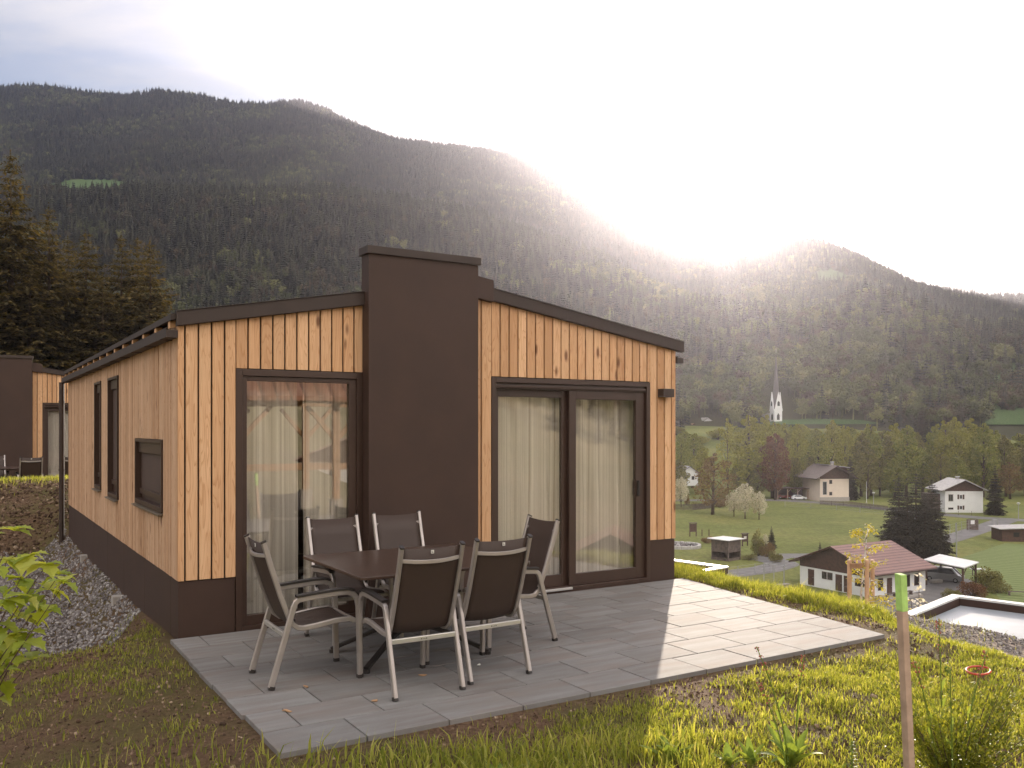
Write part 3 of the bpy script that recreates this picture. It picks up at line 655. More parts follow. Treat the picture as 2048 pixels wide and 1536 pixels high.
# ------------------------------------------------------------------ chairs and table
def arc(c, r, a0, a1, n, ax):  # points of an arc in the y-z plane
    return [(ax, c[0] + r * math.cos(t), c[1] + r * math.sin(t)) for t in np.linspace(R(a0), R(a1), n)]
def make_chair(label):
    t = thing('garden_chair', label, 'chair', group='garden chairs around the dining table')
    hw = 0.236
    for s in (-1, 1):
        x = s * hw
        pts = [(x, 0.0, 0.018), (x, 0.085, 0.30), (x, 0.150, 0.525)] + [(x, 0.162, 0.552), (x, 0.185, 0.568)] + [(x, 0.30, 0.578), (x, 0.45, 0.588), (x, 0.515, 0.588), (x, 0.560, 0.572), (x, 0.588, 0.535), (x, 0.598, 0.48), (x, 0.603, 0.30), (x, 0.610, 0.018)]
        MB().tube(pts, 0.02, flat=(0.0140, 0.0190), side=(1, 0, 0)).build('side_frame', M['alu'], t)
        mb = MB(); mb.tube([(x, 0.165, 0.592), (x, 0.30, 0.603), (x, 0.45, 0.612), (x, 0.525, 0.610), (x, 0.562, 0.598)], 0.02, flat=(0.0225, 0.0085), side=(1, 0, 0))
        mb.build('armrest', M['black'], t)
        for y in (0.0, 0.610): MB().tube([(x, y, 0.0), (x, y + (0.008 if y == 0 else 0), 0.024)], 0.02, flat=(0.0158, 0.0208), side=(1, 0, 0)).build('foot_cap', M['black'], t)
        xs = s * 0.212
        post = [(xs, -0.040, 0.955), (xs, 0.005, 0.80), (xs, 0.07, 0.60), (xs, 0.125, 0.455), (xs, 0.150, 0.405), (xs, 0.185, 0.378), (xs, 0.225, 0.372), (xs, 0.30, 0.378), (xs, 0.45, 0.398), (xs, 0.54, 0.400), (xs, 0.575, 0.385)]
        MB().tube(post, 0.014, flat=(0.0130, 0.0170), side=(1, 0, 0)).build('seat_rail', M['alu'], t)
        MB().tube([(xs, -0.040, 0.953), (xs, -0.044, 0.962)], 0.014, flat=(0.0146, 0.0186), side=(1, 0, 0)).build('post_cap', M['black'], t)
        MB().tube([(s * 0.222, 0.155, 0.43), (s * 0.204, 0.155, 0.43)], 0.012, 8).build('pivot', M['black'], t)
    mb = MB(); mb.tube([(-0.2235, 0.095, 0.345), (0.2235, 0.095, 0.345)], 0.01, flat=(0.011, 0.017))
    bar = mb.build('crossbar', M['alu_bright'], t, bevel=0.002)
    mb = MB()
    for k, (w, h) in enumerate(((.006, .007), (.005, .004), (.006, .004), (.006, .007))): mb.box(-.022 + k * .012, -.022 + k * .012 + w, 0.0825, 0.0838, 0.341, 0.341 + h)
    mb.build('maker_mark', M['black'], bar)
    MB().tube([(-0.2235, 0.58, 0.385), (0.2235, 0.58, 0.385)], 0.01, flat=(0.010, 0.014)).build('crossbar', M['alu'], t)
    MB().tube([(x, -0.012 - 0.035 * (1 - (x / .205) ** 2), 0.868 - 0.012 * (1 - (x / .205) ** 2)) for x in np.linspace(-.202, .202, 11)], 0.01, flat=(0.008, 0.0125)).build('back_bar', M['alu'], t)
    prof = [(-0.036, 0.947), (0.006, 0.80), (0.071, 0.60), (0.124, 0.460), (0.148, 0.412), (0.182, 0.386), (0.225, 0.380), (0.30, 0.386), (0.45, 0.406), (0.54, 0.408), (0.572, 0.394)]
    nx = 9; xs_ = np.linspace(-.201, .201, nx); V_ = []
    for k, (y, z) in enumerate(prof):
        for x in xs_:
            c = 1 - (x / .201) ** 2
            sag = 0.014 * c
            if k == 0: V_.append((x, y + .004, z - 0.010 * c))
            elif k < 4: V_.append((x, y - sag * 0.6, z))
            else: V_.append((x, y - (sag * .3 if k < 6 else 0), z - sag))
    Fc = [(i * nx + j, i * nx + j + 1, (i + 1) * nx + j + 1, (i + 1) * nx + j) for i in range(len(prof) - 1) for j in range(nx - 1)]
    o = npmesh('sling', V_, Fc, M['sling'], t, True); so = o.modifiers.new('solid', 'SOLIDIFY'); so.thickness = 0.004; so.offset = 0
    mb = MB(); mb.box(-.010, .010, -0.0405, -0.0375, 0.905, 0.927)
    bd = mb.build('badge', M['badge'], t)
    mb = MB(); mb.box(-.0045, -.002, -0.0420, -0.0408, 0.910, 0.922); mb.box(-.0018, .005, -0.0420, -0.0408, 0.910, 0.913)
    mb.build('badge_mark', M['black'], bd)
    return t
chair = make_chair('front left garden chair seen from behind, nearest the camera')
def place(c, u, v, ang, label=None, base=P0, z=0.0):
    p = base + u * U + v * V; c.location = (p[0], p[1], z + 0.001); c.rotation_euler = (0, 0, TH + R(ang))
    if label: c['label'] = label
place(chair, 1.035, -2.475, -1)
for u, v, a, lb in ((1.605, -2.40, 2, 'front right garden chair with its back to the camera, in front of the sliding door'),
                    (0.215, -1.60, -91, 'garden chair at the left end of the table, seen from its side'),
                    (1.14, -0.50, 181, 'garden chair behind the table standing before the tall fixed window'),
                    (1.735, -0.47, 179, 'garden chair behind the table standing before the dark tower'),
                    (2.535, -1.475, 89, 'garden chair at the far end of the table beside the sliding door')):
    place(copy_tree(chair), u, v, a, lb)
for u, v, a, lb in ((2.55, -2.4, 3, 'distant garden chair seen from behind above the earth bank'), (3.4, -2.5, -3, 'distant garden chair partly hidden by the black downpipe'), (1.9, -.7, 182, 'distant garden chair beyond the table by the dark far tower')):
    c = copy_tree(chair); place(c, u, v, a, lb, P2, Z2); c['group'] = 'garden chairs of the distant cabin'
def make_table(label, base, u, v, z):
    p = base + u * U + v * V
    t = thing('dining_table', label, 'table', (p[0], p[1], z + 0.001), TH)
    hx, hy, c = 0.675, 0.60, 0.035
    poly = [(-hx + c, -hy), (hx - c, -hy), (hx, -hy + c), (hx, hy - c), (hx - c, hy), (-hx + c, hy), (-hx, hy - c), (-hx, -hy + c)]
    MB().prism([(x, y, .688) for x, y in poly], (0, 0, .022)).build('tabletop', M['tabletop'], t, bevel=0.004)
    mb = MB(); mb.box(-.45, .45, -.03, .03, .655, .687); mb.box(-.30, -.25, -.4, .4, .66, .6875); mb.box(.25, .30, -.4, .4, .66, .6875)
    mb.build('underframe', M['black'], t)
    for y in (-.05, .05): MB().tube([(-.085, y * 1.2, .20), (-.085, y * 1.2, .654)], .022, 10).build('column', M['black'], t, True)
    for y in (-.05, .05): MB().tube([(.0, y * 1.2, .20), (.0, y * 1.2, .654)], .022, 10).build('column', M['black'], t, True)
    for sx, sy in ((-1, -1), (1, -1), (1, 1), (-1, 1)):
        MB().tube([(-.04 + sx * .03, sy * .05, .235), (-.04 + sx * .20, sy * .14, .18), (-.04 + sx * .49, sy * .335, .028)], .02, flat=(.020, .016)).build('leg', M['black'], t)
        MB().tube([(-.04 + sx * .485, sy * .332, .0), (-.04 + sx * .485, sy * .332, .024)], .025, 8).build('foot', M['black'], t)
    return t
make_table('dark rectangular garden table on splayed black feet, ringed by chairs', P0, 1.42, -1.45, 0)
make_table('distant dark garden table before the far cabin tower', P2, 1.9, -1.6, Z2)

# ------------------------------------------------------------------ gravel, clods, grass
def rot_rand(n, rng):
    q = rng.normal(size=(n, 4)); q /= np.linalg.norm(q, axis=1)[:, None]; w, x, y, z = q.T
    return np.stack([np.stack([1-2*(y*y+z*z), 2*(x*y-z*w), 2*(x*z+y*w)], -1), np.stack([2*(x*y+z*w), 1-2*(x*x+z*z), 2*(y*z-x*w)], -1), np.stack([2*(x*z-y*w), 2*(y*z+x*w), 1-2*(x*x+y*y)], -1)], 1)
ICO = None
def ico():
    g = (1 + 5 ** .5) / 2; v = np.array([(-1,g,0),(1,g,0),(-1,-g,0),(1,-g,0),(0,-1,g),(0,1,g),(0,-1,-g),(0,1,-g),(g,0,-1),(g,0,1),(-g,0,-1),(-g,0,1)], float) / math.hypot(1, g)
    f = np.array([(0,11,5),(0,5,1),(0,1,7),(0,7,10),(0,10,11),(1,5,9),(5,11,4),(11,10,2),(10,7,6),(7,1,8),(3,9,4),(3,4,2),(3,2,6),(3,6,8),(3,8,9),(4,9,5),(2,4,11),(6,2,10),(8,6,7),(9,8,1)])
    return v, f
def ico2():
    v, f = ico(); v = list(map(tuple, v)); cache = {}
    def mid(a, b):
        k = (min(a, b), max(a, b))
        if k not in cache:
            m = (np.array(v[a]) + np.array(v[b])); m /= np.linalg.norm(m); v.append(tuple(m)); cache[k] = len(v) - 1
        return cache[k]
    nf = []
    for a, b, c in f:
        ab, bc, ca = mid(a, b), mid(b, c), mid(c, a); nf += [(a, ab, ca), (b, bc, ab), (c, ca, bc), (ab, bc, ca)]
    return np.array(v), np.array(nf)
def scatter_stones(name, pts, sizes, mat, rng, flat=0.7, lift=0.3):
    bv, bf = ico(); n = len(pts)
    loc = bv[None] * (1 + rng.uniform(-.28, .28, (n, 12, 1))) * sizes[:, None, None] * np.stack([np.ones(n), rng.uniform(.6, 1, n), rng.uniform(flat - .2, flat + .1, n)], -1)[:, None, :]
    Rm = rot_rand(n, rng); Vv = np.einsum('nij,nkj->nki', Rm, loc) + pts[:, None, :]; Vv[:, :, 2] += (sizes * lift)[:, None]
    Fc = (bf[None] + (np.arange(n) * 12)[:, None, None]).reshape(-1, 3)
    return npmesh(name, Vv.reshape(-1, 3), Fc, mat)
def w_from_uv(u, v): return P0[0] + u * U[0] + v * V[0], P0[1] + u * U[1] + v * V[1]
n = 30000
uu = -RNG.uniform(-0.0, 3.6, n); vv = 1.7 + RNG.random(n) ** 1.15 * 7.4 + 0.25 * np.sin(uu * 3) + 0.15 * np.abs(uu)
x, y = w_from_uv(uu, vv); keep = (x / y > -0.60); x, y = x[keep], y[keep]
sz = RNG.uniform(.009, .024, len(x)); tag(scatter_stones('gravel', np.stack([x, y, zg(x, y)], -1), sz, M['stone'], RNG), 'grey crushed stone bed along the cabin plinth', 'gravel', kind='stuff')
# gravel path on the shelf beyond the crest
def strip(name, pts, w, mat, dz, kind='structure', n=40):
    P = np.array(pts, float); t = np.linspace(0, len(P) - 1, n); Q = np.stack([np.interp(t, np.arange(len(P)), P[:, k]) for k in (0, 1)], -1)
    for _ in range(6): Q[1:-1] = .25 * Q[:-2] + .5 * Q[1:-1] + .25 * Q[2:]
    T = np.gradient(Q, axis=0); T /= np.linalg.norm(T, axis=1)[:, None]; N = np.stack([-T[:, 1], T[:, 0]], -1)
    m = 7; offs = np.linspace(-.5, .5, m); VV = []
    ww = w if np.ndim(w) else np.full(n, w)
    for i in range(n):
        for o in offs:
            p = Q[i] + N[i] * o * ww[i]; VV.append((p[0], p[1], gz(p[0], p[1]) + dz))
    idx = np.arange(n * m).reshape(n, m); Fc = np.stack([idx[:-1, :-1], idx[1:, :-1], idx[1:, 1:], idx[:-1, 1:]], -1).reshape(-1, 4)[:, ::-1]
    return tag(npmesh(name, VV, Fc, mat, smooth=True), kind=kind)
sh = [w_from_uv(u_, v_) for u_, v_ in ((6.4, -6.2), (6.75, -4.2), (7.2, -2.4), (7.25, -0.5), (7.25, 2.0), (7.2, 5.0))]
strip('gravel_path', sh, 1.35, M['gravel_path'], 0.02, n=80)
n = 26000; ux = RNG.uniform(5.6, 8.2, n); vx = RNG.uniform(-6, 2.5, n); x, y = w_from_uv(ux, vx)
ctr = np.interp(vx, [-6.2, -4.2, -2.4, -.5, 2], [6.4, 6.75, 7.2, 7.25, 7.25]); keep = (np.abs(ux - ctr) < .72) & (x / y < .62) & (y > 5); x, y = x[keep], y[keep]
tag(scatter_stones('path_chippings', np.stack([x, y, zg(x, y) + .02], -1), RNG.uniform(.006, .017, len(x)), M['stone'], RNG), 'loose grey chippings on the path below the terrace', 'gravel', kind='stuff')
# soil clods and bark mulch
n = 70000; x = RNG.uniform(-7, 6.5, n); y = 2.6 + RNG.random(n) ** 0.8 * 9
u_ = (x - P0[0]) * U[0] + (y - P0[1]) * U[1]; v_ = (x - P0[0]) * V[0] + (y - P0[1]) * V[1]
def off_terrace(u, v, m=0.0): return ~((u > -0.09 - m) & (u < 5.1 + m + 0.3 * np.clip(v + 1.5, 0, 1)) & (v > -2.97 - m) & (v < 0.2)) & ~((u > -0.05) & (u < 5.4) & (v > -0.1)) & ~((u < 0) & (v > 2.0) & (u > -4))
keep = off_terrace(u_, v_, .01) & (np.abs(x / y) < .64) & (u_ < 6.5); x, y, u_, v_ = x[keep], y[keep], u_[keep], v_[keep]
M['clod'] = leafmat('soil clods', [(0, (0.050, 0.032, 0.022)), (0.6, (0.125, 0.080, 0.052)), (0.92, (0.22, 0.15, 0.10)), (1, (0.33, 0.25, 0.17))], 0, 0.9, 0.15)
tag(scatter_stones('soil_clods', np.stack([x, y, zg(x, y)], -1), RNG.uniform(.003, .013, len(x)) * (1 + (RNG.random(len(x)) > .97)), M['clod'], RNG, .6, .2), 'crumbly brown soil clods and bark chips', 'soil', kind='stuff')
n = 15000; uu = RNG.uniform(-6, 3, n); vv = RNG.uniform(8.9, 14, n); x, y = w_from_uv(uu, vv); keep = (x / y > -.6) & (x / y < -.45); x, y = x[keep], y[keep]
tag(scatter_stones('bank_clods', np.stack([x, y, zg(x, y)], -1), RNG.uniform(.008, .04, len(x)), M['clod'], RNG, .6, .2), 'rough brown clods on the bare earth bank', 'soil', kind='stuff')

def blades(name, x, y, z, h, w, mat, rng, lean=0.5, label='', link=True):
    n = len(x); a = rng.uniform(0, 2 * math.pi, n); dxy = np.stack([np.cos(a), np.sin(a)], -1)
    la = rng.uniform(0, 2 * math.pi, n); ld = np.stack([np.cos(la), np.sin(la)], -1) * (rng.random(n) * lean * h)[:, None]
    b = np.stack([x, y, z], -1); wv = np.concatenate([dxy * w[:, None], np.zeros((n, 1))], -1)
    m_ = b + np.concatenate([ld * .35, (h * .6)[:, None]], -1); t = b + np.concatenate([ld, (h * (1 - .25 * rng.random(n)))[:, None]], -1)
    VV = np.stack([b - wv, b + wv, m_ + wv * .75, m_ - wv * .75, t], 1).reshape(-1, 3)
    k = (np.arange(n) * 5)[:, None]
    Fc = np.concatenate([k + np.array([0, 1, 2]), k + np.array([0, 2, 3]), k + np.array([3, 2, 4])])
    return npmesh(name, VV, Fc, mat)
n = 1000000; x = RNG.uniform(-7.5, 6.8, n); y = 2.4 + RNG.random(n) ** 0.75 * 9.5
u_ = (x - P0[0]) * U[0] + (y - P0[1]) * U[1]; v_ = (x - P0[0]) * V[0] + (y - P0[1]) * V[1]
nz = fbm(x * 1.6 + 5, y * 1.6, 4); nz2 = fbm(x * 5 + 1, y * 5 + 7, 3)
right = ss(u_, -0.6, 2.2)
p = np.clip(0.90 + 1.5 * nz + 1.1 * nz2, 0.03, 1) * (0.14 + 0.9 * right)
edge = np.minimum(np.abs(v_ + 2.97), 9); front = (v_ < -2.97)
p = p * np.where(front, ss(-v_ - 2.97, 0.02, 0.55), 1)                         # bare strip along the slab edge
side = (v_ >= -2.97) & (u_ > 5)
p = np.where(side, np.clip(.35 + 1.6 * nz2 + ss(u_, 5.25, 5.9), 0.03, 1) * ss(u_, 5.12, 5.5), p)
lefts = (u_ < 0) & (v_ > -2.97); p = np.where(lefts, np.clip(.06 + 0.9 * nz + .5 * nz2, 0.012, .5) * (.5 + .5 * ss(-u_, .2, 1.6)), p)
p = p * (1 - ss(u_ - np.where(v_ > -2, 6.0, np.maximum(6.0 + (v_ + 2) * .36, 4.6)), .15, .5)) + .02
nearb = ss(4.9 - y, 0, 1.0); p = np.clip(p + .35 * nearb, 0, 1)
keep = off_terrace(u_, v_, .02) & (np.abs(x / y) < .64) & (RNG.random(n) < p); x, y, u_, v_, nz2, nearb, side = [q[keep] for q in (x, y, u_, v_, nz2, nearb, side)]
h = (.016 + .034 * RNG.random(len(x)) + .05 * np.clip(nz2, 0, 1) + (RNG.random(len(x)) > .97) * .03) * (1 + 1.5 * side * ss(u_, 5.3, 5.9) * ss(v_, -3, -2))
tall = (RNG.random(len(x)) < .34) & (y < 4.8) & (x < 1.0) & (y > 4.0); h = np.where(tall, RNG.uniform(.09, .17, len(x)), h)
w = np.where(RNG.random(len(x)) < .3, RNG.uniform(.003, .0055, len(x)), RNG.uniform(.0012, .0026, len(x))) * (1 + .5 * tall)
tag(blades('grass', x, y, zg(x, y) - .003, h, w, M['grass'], RNG, 0.8), 'sparse young grass sprouting on the brown soil', 'grass', kind='stuff')
n = 26000; uu = RNG.uniform(-5, 6.5, n); qv = RNG.normal(0, .45, n); x = P2[0] + uu * U[0] + (qv - 4.1) * V[0]; y = P2[1] + uu * U[1] + (qv - 4.1) * V[1]
keep = (x / y > -.6) & (x / y < -.44); x, y = x[keep], y[keep]
tag(blades('bank_grass', x, y, zg(x, y), RNG.uniform(.03, .13, len(x)), RNG.uniform(.002, .005, len(x)), M['grass'], RNG, .7), 'bright grass along the top of the earth bank', 'grass', kind='stuff')
#@@PART2
# ------------------------------------------------------------------ small near things
# wooden stake with green marker paint
sx, sy = atd(1822, 4.0), 4.0
st = thing('wooden_stake', 'slim wooden stake with green painted top rising from the grass', 'stake', (sx, sy, gz(sx, sy)), R(24))
zt = zpx(1147, 4.0) - gz(sx, sy); lean = atd(1803, 4.0) - atd(1834, 4.0)
L = lambda z: lean * z / (zt + .1)
def stk(z0, z1, e=0.0): 
    return MB().hexa([(L(z0) - .018 - e, -.018 - e, z0), (L(z0) + .018 + e, -.018 - e, z0), (L(z0) + .018 + e, .018 + e, z0), (L(z0) - .018 - e, .018 + e, z0)],
                     [(L(z1) - .018 - e, -.018 - e, z1), (L(z1) + .018 + e, -.018 - e, z1), (L(z1) + .018 + e, .018 + e, z1 + .004), (L(z1) - .018 - e, .018 + e, z1 + .004)])
stk(-.25, zt - .165).build('post', M['stake'], st, bevel=.003); stk(zt - .1645, zt, .0004).build('painted_top', M['neon'], st, bevel=.003)
# red ring lying on the soil
rx, ry = at(1957, 1349, -0.02); zz_ = gz(rx, ry) + .035
mb = MB(); mb.tube([(.075 * math.cos(t), .075 * math.sin(t), .012 * math.sin(t + 1)) for t in np.linspace(0, 2 * math.pi, 33)], .0075, 8, cap=False)
tag(mb.build('plastic_ring', M['red_plastic'], None, True, loc=(rx, ry, zz_)), 'red plastic ring lying on the bare soil', 'ring')
# concrete blocks in the gravel beside the plinth
for px, py, lb in ((172, 1160, 'small concrete block in the gravel nearer the rear of the plinth'), (238, 1250, 'small concrete block in the gravel nearer the front of the plinth')):
    bx, by = at(px, py, -.42)
    tag(MB().box(-.07, .07, -.06, .06, -.12, .035).build('concrete_block', M['concrete'], None, bevel=.006, loc=(bx, by, gz(bx, by)), rotz=TH), lb, 'block', 'concrete blocks by the plinth')
# fallen catkins and leaves on the slabs
for k, (px, py, lb) in enumerate(((574, 1423, 'curled dry leaf on the joint nearest the front left slab corner'), (750, 1402, 'dry catkin on the slabs before the nearest chair'), (612, 1374, 'dry leaf scrap left of the table on the slabs'), (845, 1351, 'dry leaf scrap between the two front chairs'),
                                   (958, 1330, 'pale petal on the slabs below the front right chair'))):
    qx, qy = at(px, py, 0.004); mb = MB()
    P = [(-.03 + .012 * i, .006 * math.sin(i * 1.3 + k), .006 + .003 * math.sin(i + k)) for i in range(6)]
    mb.tube(P, [.002, .006, .008, .008, .006, .002], 6)
    tag(mb.build('dry_leaf', M['stake_orange'] if k < 4 else M['badge'], None, True, loc=(qx, qy, .002), rotz=k * 1.1), lb, 'leaf', 'dry scraps on the slabs')

def leaf_mesh(mb, base, d, up, l, w, curl=0.2, n=5, lobes=False):
    """one leaf blade: ribbon with a pointed outline along d, curling down."""
    d = Vector(d).normalized(); side = d.cross(Vector(up))
    if side.length < 1e-3: side = d.cross(Vector((1, 0, 0)))
    side.normalize(); nn = side.cross(d).normalized(); b = Vector(base); vs, fs = [], []
    for i in range(n + 1):
        t = i / n; ww = w * (math.sin(math.pi * min(1, t * .92 + .08)) ** .75) * (1 - .25 * t)
        if lobes: ww *= 1.25 if i % 2 else 0.8
        p = b + d * (l * t * (1 - .15 * curl * t)) + Vector((0, 0, -1)) * (curl * l * t * t)
        if i == n: ww = w * .03
        vs += [p - side * ww + nn * ww * .35, p, p + side * ww + nn * ww * .35]
    for i in range(n):
        a = i * 3; fs += [(a, a + 1, a + 4, a + 3), (a + 1, a + 2, a + 5, a + 4)]
    mb.add(vs, fs)

# rosettes of broad leaves in the front border
def rosette(px, Y, label, nl, size, up, rng, name='broadleaf_plant'):
    x = atd(px, Y); t = thing(name, label, 'plant', (x, Y, gz(x, Y)), 0, 'broad leaved plants in the front border')
    mb = MB()
    for k in range(nl):
        a = 2 * math.pi * k / nl + rng.uniform(-.4, .4); el = rng.uniform(up - .35, up + .3)
        leaf_mesh(mb, (.006 * math.cos(a), .006 * math.sin(a), .0), (math.cos(a) * math.cos(el), math.sin(a) * math.cos(el), math.sin(el)), (0, 0, 1), size * rng.uniform(.7, 1.15), size * rng.uniform(.10, .16), rng.uniform(.1, .4), 6)
    mb.build('leaves', M['leaf_broad'], t, True)
    MB().tube([(0, 0, -.02), (.002, 0, size * .25)], [.006, .003], 6).build('stem', M['stem'], t); return t
rg = random.Random(3)
for px, Y, lb, nl, sz, up in ((1340, 4.5, 'broadleaf plant with spread pointed leaves right of the grass gap', 9, .19, .95), (1378, 4.42, 'small upright broadleaf seedling right beside the spread pointed plant', 5, .10, 1.1),
        (1458, 4.45, 'broadleaf plant with several short shoots left of the upright pair', 10, .15, .9), (1503, 4.45, 'narrow upright broadleaf plant left of the big dock', 7, .19, 1.25),
        (1584, 4.45, 'large dock plant with broad bluish leaves and tall seed stems', 15, .24, .9), (1677, 4.46, 'small low rosette right of the dock plant', 6, .09, .8),
        (1006, 4.40, 'broadleaf plant at the bottom edge below the slab edge, leftmost in the border', 8, .16, .9), (1150, 4.38, 'low pale rosette between the leftmost border plant and the grass gap', 6, .11, .7)):
    rosette(px, Y, lb, nl, sz, up, rg)
# thistle-like shoot
x, Y = atd(1704, 4.4), 4.4; t = thing('thistle', 'small feathery thistle shoot right of the dock plant', 'plant', (x, Y, gz(x, Y)))
mb = MB()
for k in range(40):
    z = .02 + .0042 * k; a = k * 2.4; leaf_mesh(mb, (0, 0, z), (math.cos(a), math.sin(a), .5), (0, 0, 1), .05 * (1.1 - k / 55), .005, .2, 3)
mb.build('leaves', M['leaf_broad'], t, True); MB().tube([(0, 0, -.02), (0, 0, .19)], [.004, .002], 6).build('stem', M['stem'], t)
# sorrel stalks: thin stems with reddish seed heads
def sorrel(px0, py0, px1, py1, Y, label, red=True):
    x0, x1 = atd(px0, Y), atd(px1, Y); zt_ = zpx(py1, Y); z0 = gz(x0, Y)
    t = thing('sorrel_stalk', label, 'plant', (x0, Y, z0), 0, 'sorrel stalks in the border')
    h = zt_ - z0; dx_ = x1 - x0
    P = [(dx_ * (q ** 1.7), .01 * math.sin(q * 4), h * q) for q in np.linspace(0, 1, 9)]
    MB().tube(P, [.0045 - .0022 * q for q in np.linspace(0, 1, 9)], 6).build('stem', M['stem'], t, True)
    mb = MB()
    for q in (.18, .42, .62): p = Vector(P[int(q * 8)]); leaf_mesh(mb, p, (rg.uniform(-1, 1), rg.uniform(-.5, .5), 1.3), (0, 1, 0), .09, .010, .15, 4)
    mb.build('leaves', M['leaf_broad'], t, True)
    mb = MB()
    for k in range(26):
        q = 1 - .22 * rg.random() ** 1.3; p = Vector(P[-1]) * q if False else Vector((dx_ * (q ** 1.7), 0, h * q))
        p += Vector((rg.uniform(-.012, .012), rg.uniform(-.012, .012), rg.uniform(-.004, .004))); s_ = rg.uniform(.003, .0065)
        mb.add([p + Vector((0, 0, s_)), p + Vector((s_, 0, 0)), p + Vector((0, s_, 0)), p + Vector((-s_, 0, 0)), p + Vector((0, -s_, 0)), p + Vector((0, 0, -s_))], [(0,1,2),(0,2,3),(0,3,4),(0,4,1),(5,2,1),(5,3,2),(5,4,3),(5,1,4)])
    mb.build('seed_head', M['leaf_red'] if red else M['stem'], t)
for a in ((1578, 1510, 1512, 1292, 4.4, 'sorrel stalk leaning left over the dock, its reddish head in front of the slab edge'), (1592, 1508, 1606, 1310, 4.5, 'upright sorrel stalk rising from the dock plant'), (1574, 1500, 1518, 1366, 4.3, 'short sorrel stalk with a red tip left of the dock'),
          (1878, 1470, 1828, 1322, 4.2, 'thin stalk leaning left just behind the wooden stake'), (1908, 1440, 1898, 1335, 4.1, 'straight grass stalk above the low evergreen shrub', False), (1925, 1450, 1972, 1300, 4.2, 'sorrel stalk leaning right over the red ring'), (1888, 1430, 1876, 1238, 4.6, 'tall sorrel stalk with a rusty head against the gravel path')):
    sorrel(*a)
# low evergreen shrub at the lower right
x, Y = atd(1908, 4.3), 4.3
t = thing('yew_shrub', 'low yellow-green evergreen shrub with feathery upright shoots behind the stake', 'shrub', (x, Y, gz(x, Y) - .02))
mbs, mbl = MB(), MB()
for k in range(60):
    a = rg.uniform(0, 2 * math.pi); el = rg.uniform(.40, 1.25); ln = rg.uniform(.26, .52) * (1.1 if abs(math.cos(a)) > .6 else .8); d = Vector((math.cos(a) * math.cos(el), math.sin(a) * math.cos(el), math.sin(el)))
    P = [Vector((0, 0, .01)) + d * ln * q + Vector((0, 0, .07 * q * q)) for q in np.linspace(0, 1, 7)]
    mbs.tube(P, [.0032 - .0022 * q for q in np.linspace(0, 1, 7)], 5)
    for j in range(120):
        q = .12 + .88 * rg.random(); i = min(5, int(q * 6)); p = P[i].lerp(P[i + 1], q * 6 - i) + Vector((rg.uniform(-.035, .035), rg.uniform(-.035, .035), rg.uniform(-.02, .03)))
        dd = (d + Vector((rg.uniform(-1, 1), rg.uniform(-1, 1), rg.uniform(-.3, 1)))).normalized()
        leaf_mesh(mbl, p, dd, (0, 0, 1), rg.uniform(.020, .036), .0065, .1, 2)
mbl.build('foliage', M['leaf_yew'], t); mbs.build('branches', M['bark'], t)
# leafy shrub at the left edge
t = thing('leafy_shrub', 'sunlit shrub with lobed bright green leaves at the left edge above the gravel', 'shrub', (atd(-8, 3.1), 3.1, gz(atd(-8, 3.1), 3.1)))
z0 = t.location.z; mbs, mbl = MB(), MB()
def tri_leaf(mb, p, d, l):
    d = Vector(d).normalized(); s_ = d.cross(Vector((0, 0, 1))); s_ = s_.normalized() if s_.length > .01 else Vector((1, 0, 0)); n_ = s_.cross(d)
    out_ = [(0, 0), (.18, -.30), (.30, -.26), (.42, -.52), (.55, -.30), (.70, -.36), (.80, -.16), (1.0, 0), (.80, .16), (.70, .36), (.55, .30), (.42, .52), (.30, .26), (.18, .30)]
    pt = lambda q, w: Vector(p) + d * (q * l) + s_ * (w * l) + n_ * (-.50 * l * q * q + .45 * l * abs(w) * .6)
    mid = [pt(q, 0) for q in (0, .3, .55, .8, 1.0)]
    vs = [pt(q, w) for q, w in out_] + [pt(.3, 0), pt(.55, 0), pt(.8, 0)]
    mb.add(vs, [(0, 1, 2, 14), (14, 2, 3, 4), (14, 4, 15), (15, 4, 5, 6), (15, 6, 16), (16, 6, 7), (0, 14, 12, 13), (14, 10, 11, 12), (14, 15, 10), (15, 8, 9, 10), (15, 16, 8), (16, 7, 8)])
tips = [(28, 1062), (62, 1110), (118, 1150), (92, 1130), (130, 1165), (60, 1190), (15, 1120), (85, 1215), (40, 1235), (25, 1300), (65, 1320), (10, 1200), (-30, 1080), (-60, 1150), (-40, 1230), (100, 1180), (45, 1160)]
for px, py in tips:
    Y_ = 3.1 + rg.uniform(-.18, .18); e = Vector((atd(px, Y_) - t.location.x, Y_ - 3.1, zpx(py, Y_) - z0))
    b = Vector((rg.uniform(-.30, -.12), rg.uniform(-.05, .05), .2)); mid = b.lerp(e, .5) + Vector((-.06, 0, .10))
    P = [b.lerp(mid, q / 3) for q in range(3)] + [mid.lerp(e, q / 4) for q in range(5)]
    mbs.tube(P, [.004 - .003 * i / 7 for i in range(8)], 6)
    for i in range(4, 8):
        for s_ in (-1, 1):
            if rg.random() < .15: continue
            a = rg.uniform(0, 6.28); tri_leaf(mbl, P[i] + Vector((0, 0, .004)), (math.cos(a) * s_, math.sin(a) * .8, rg.uniform(-.6, .5)), rg.uniform(.05, .088))
    for a in (0, 2.1, 4.2): tri_leaf(mbl, P[-1], (math.cos(a) * .7, math.sin(a) * .7, rg.uniform(-.3, .7)), rg.uniform(.045, .075))
mbl.build('leaves', M['leaf_bright'], t); mbs.build('branches', M['bark'], t)
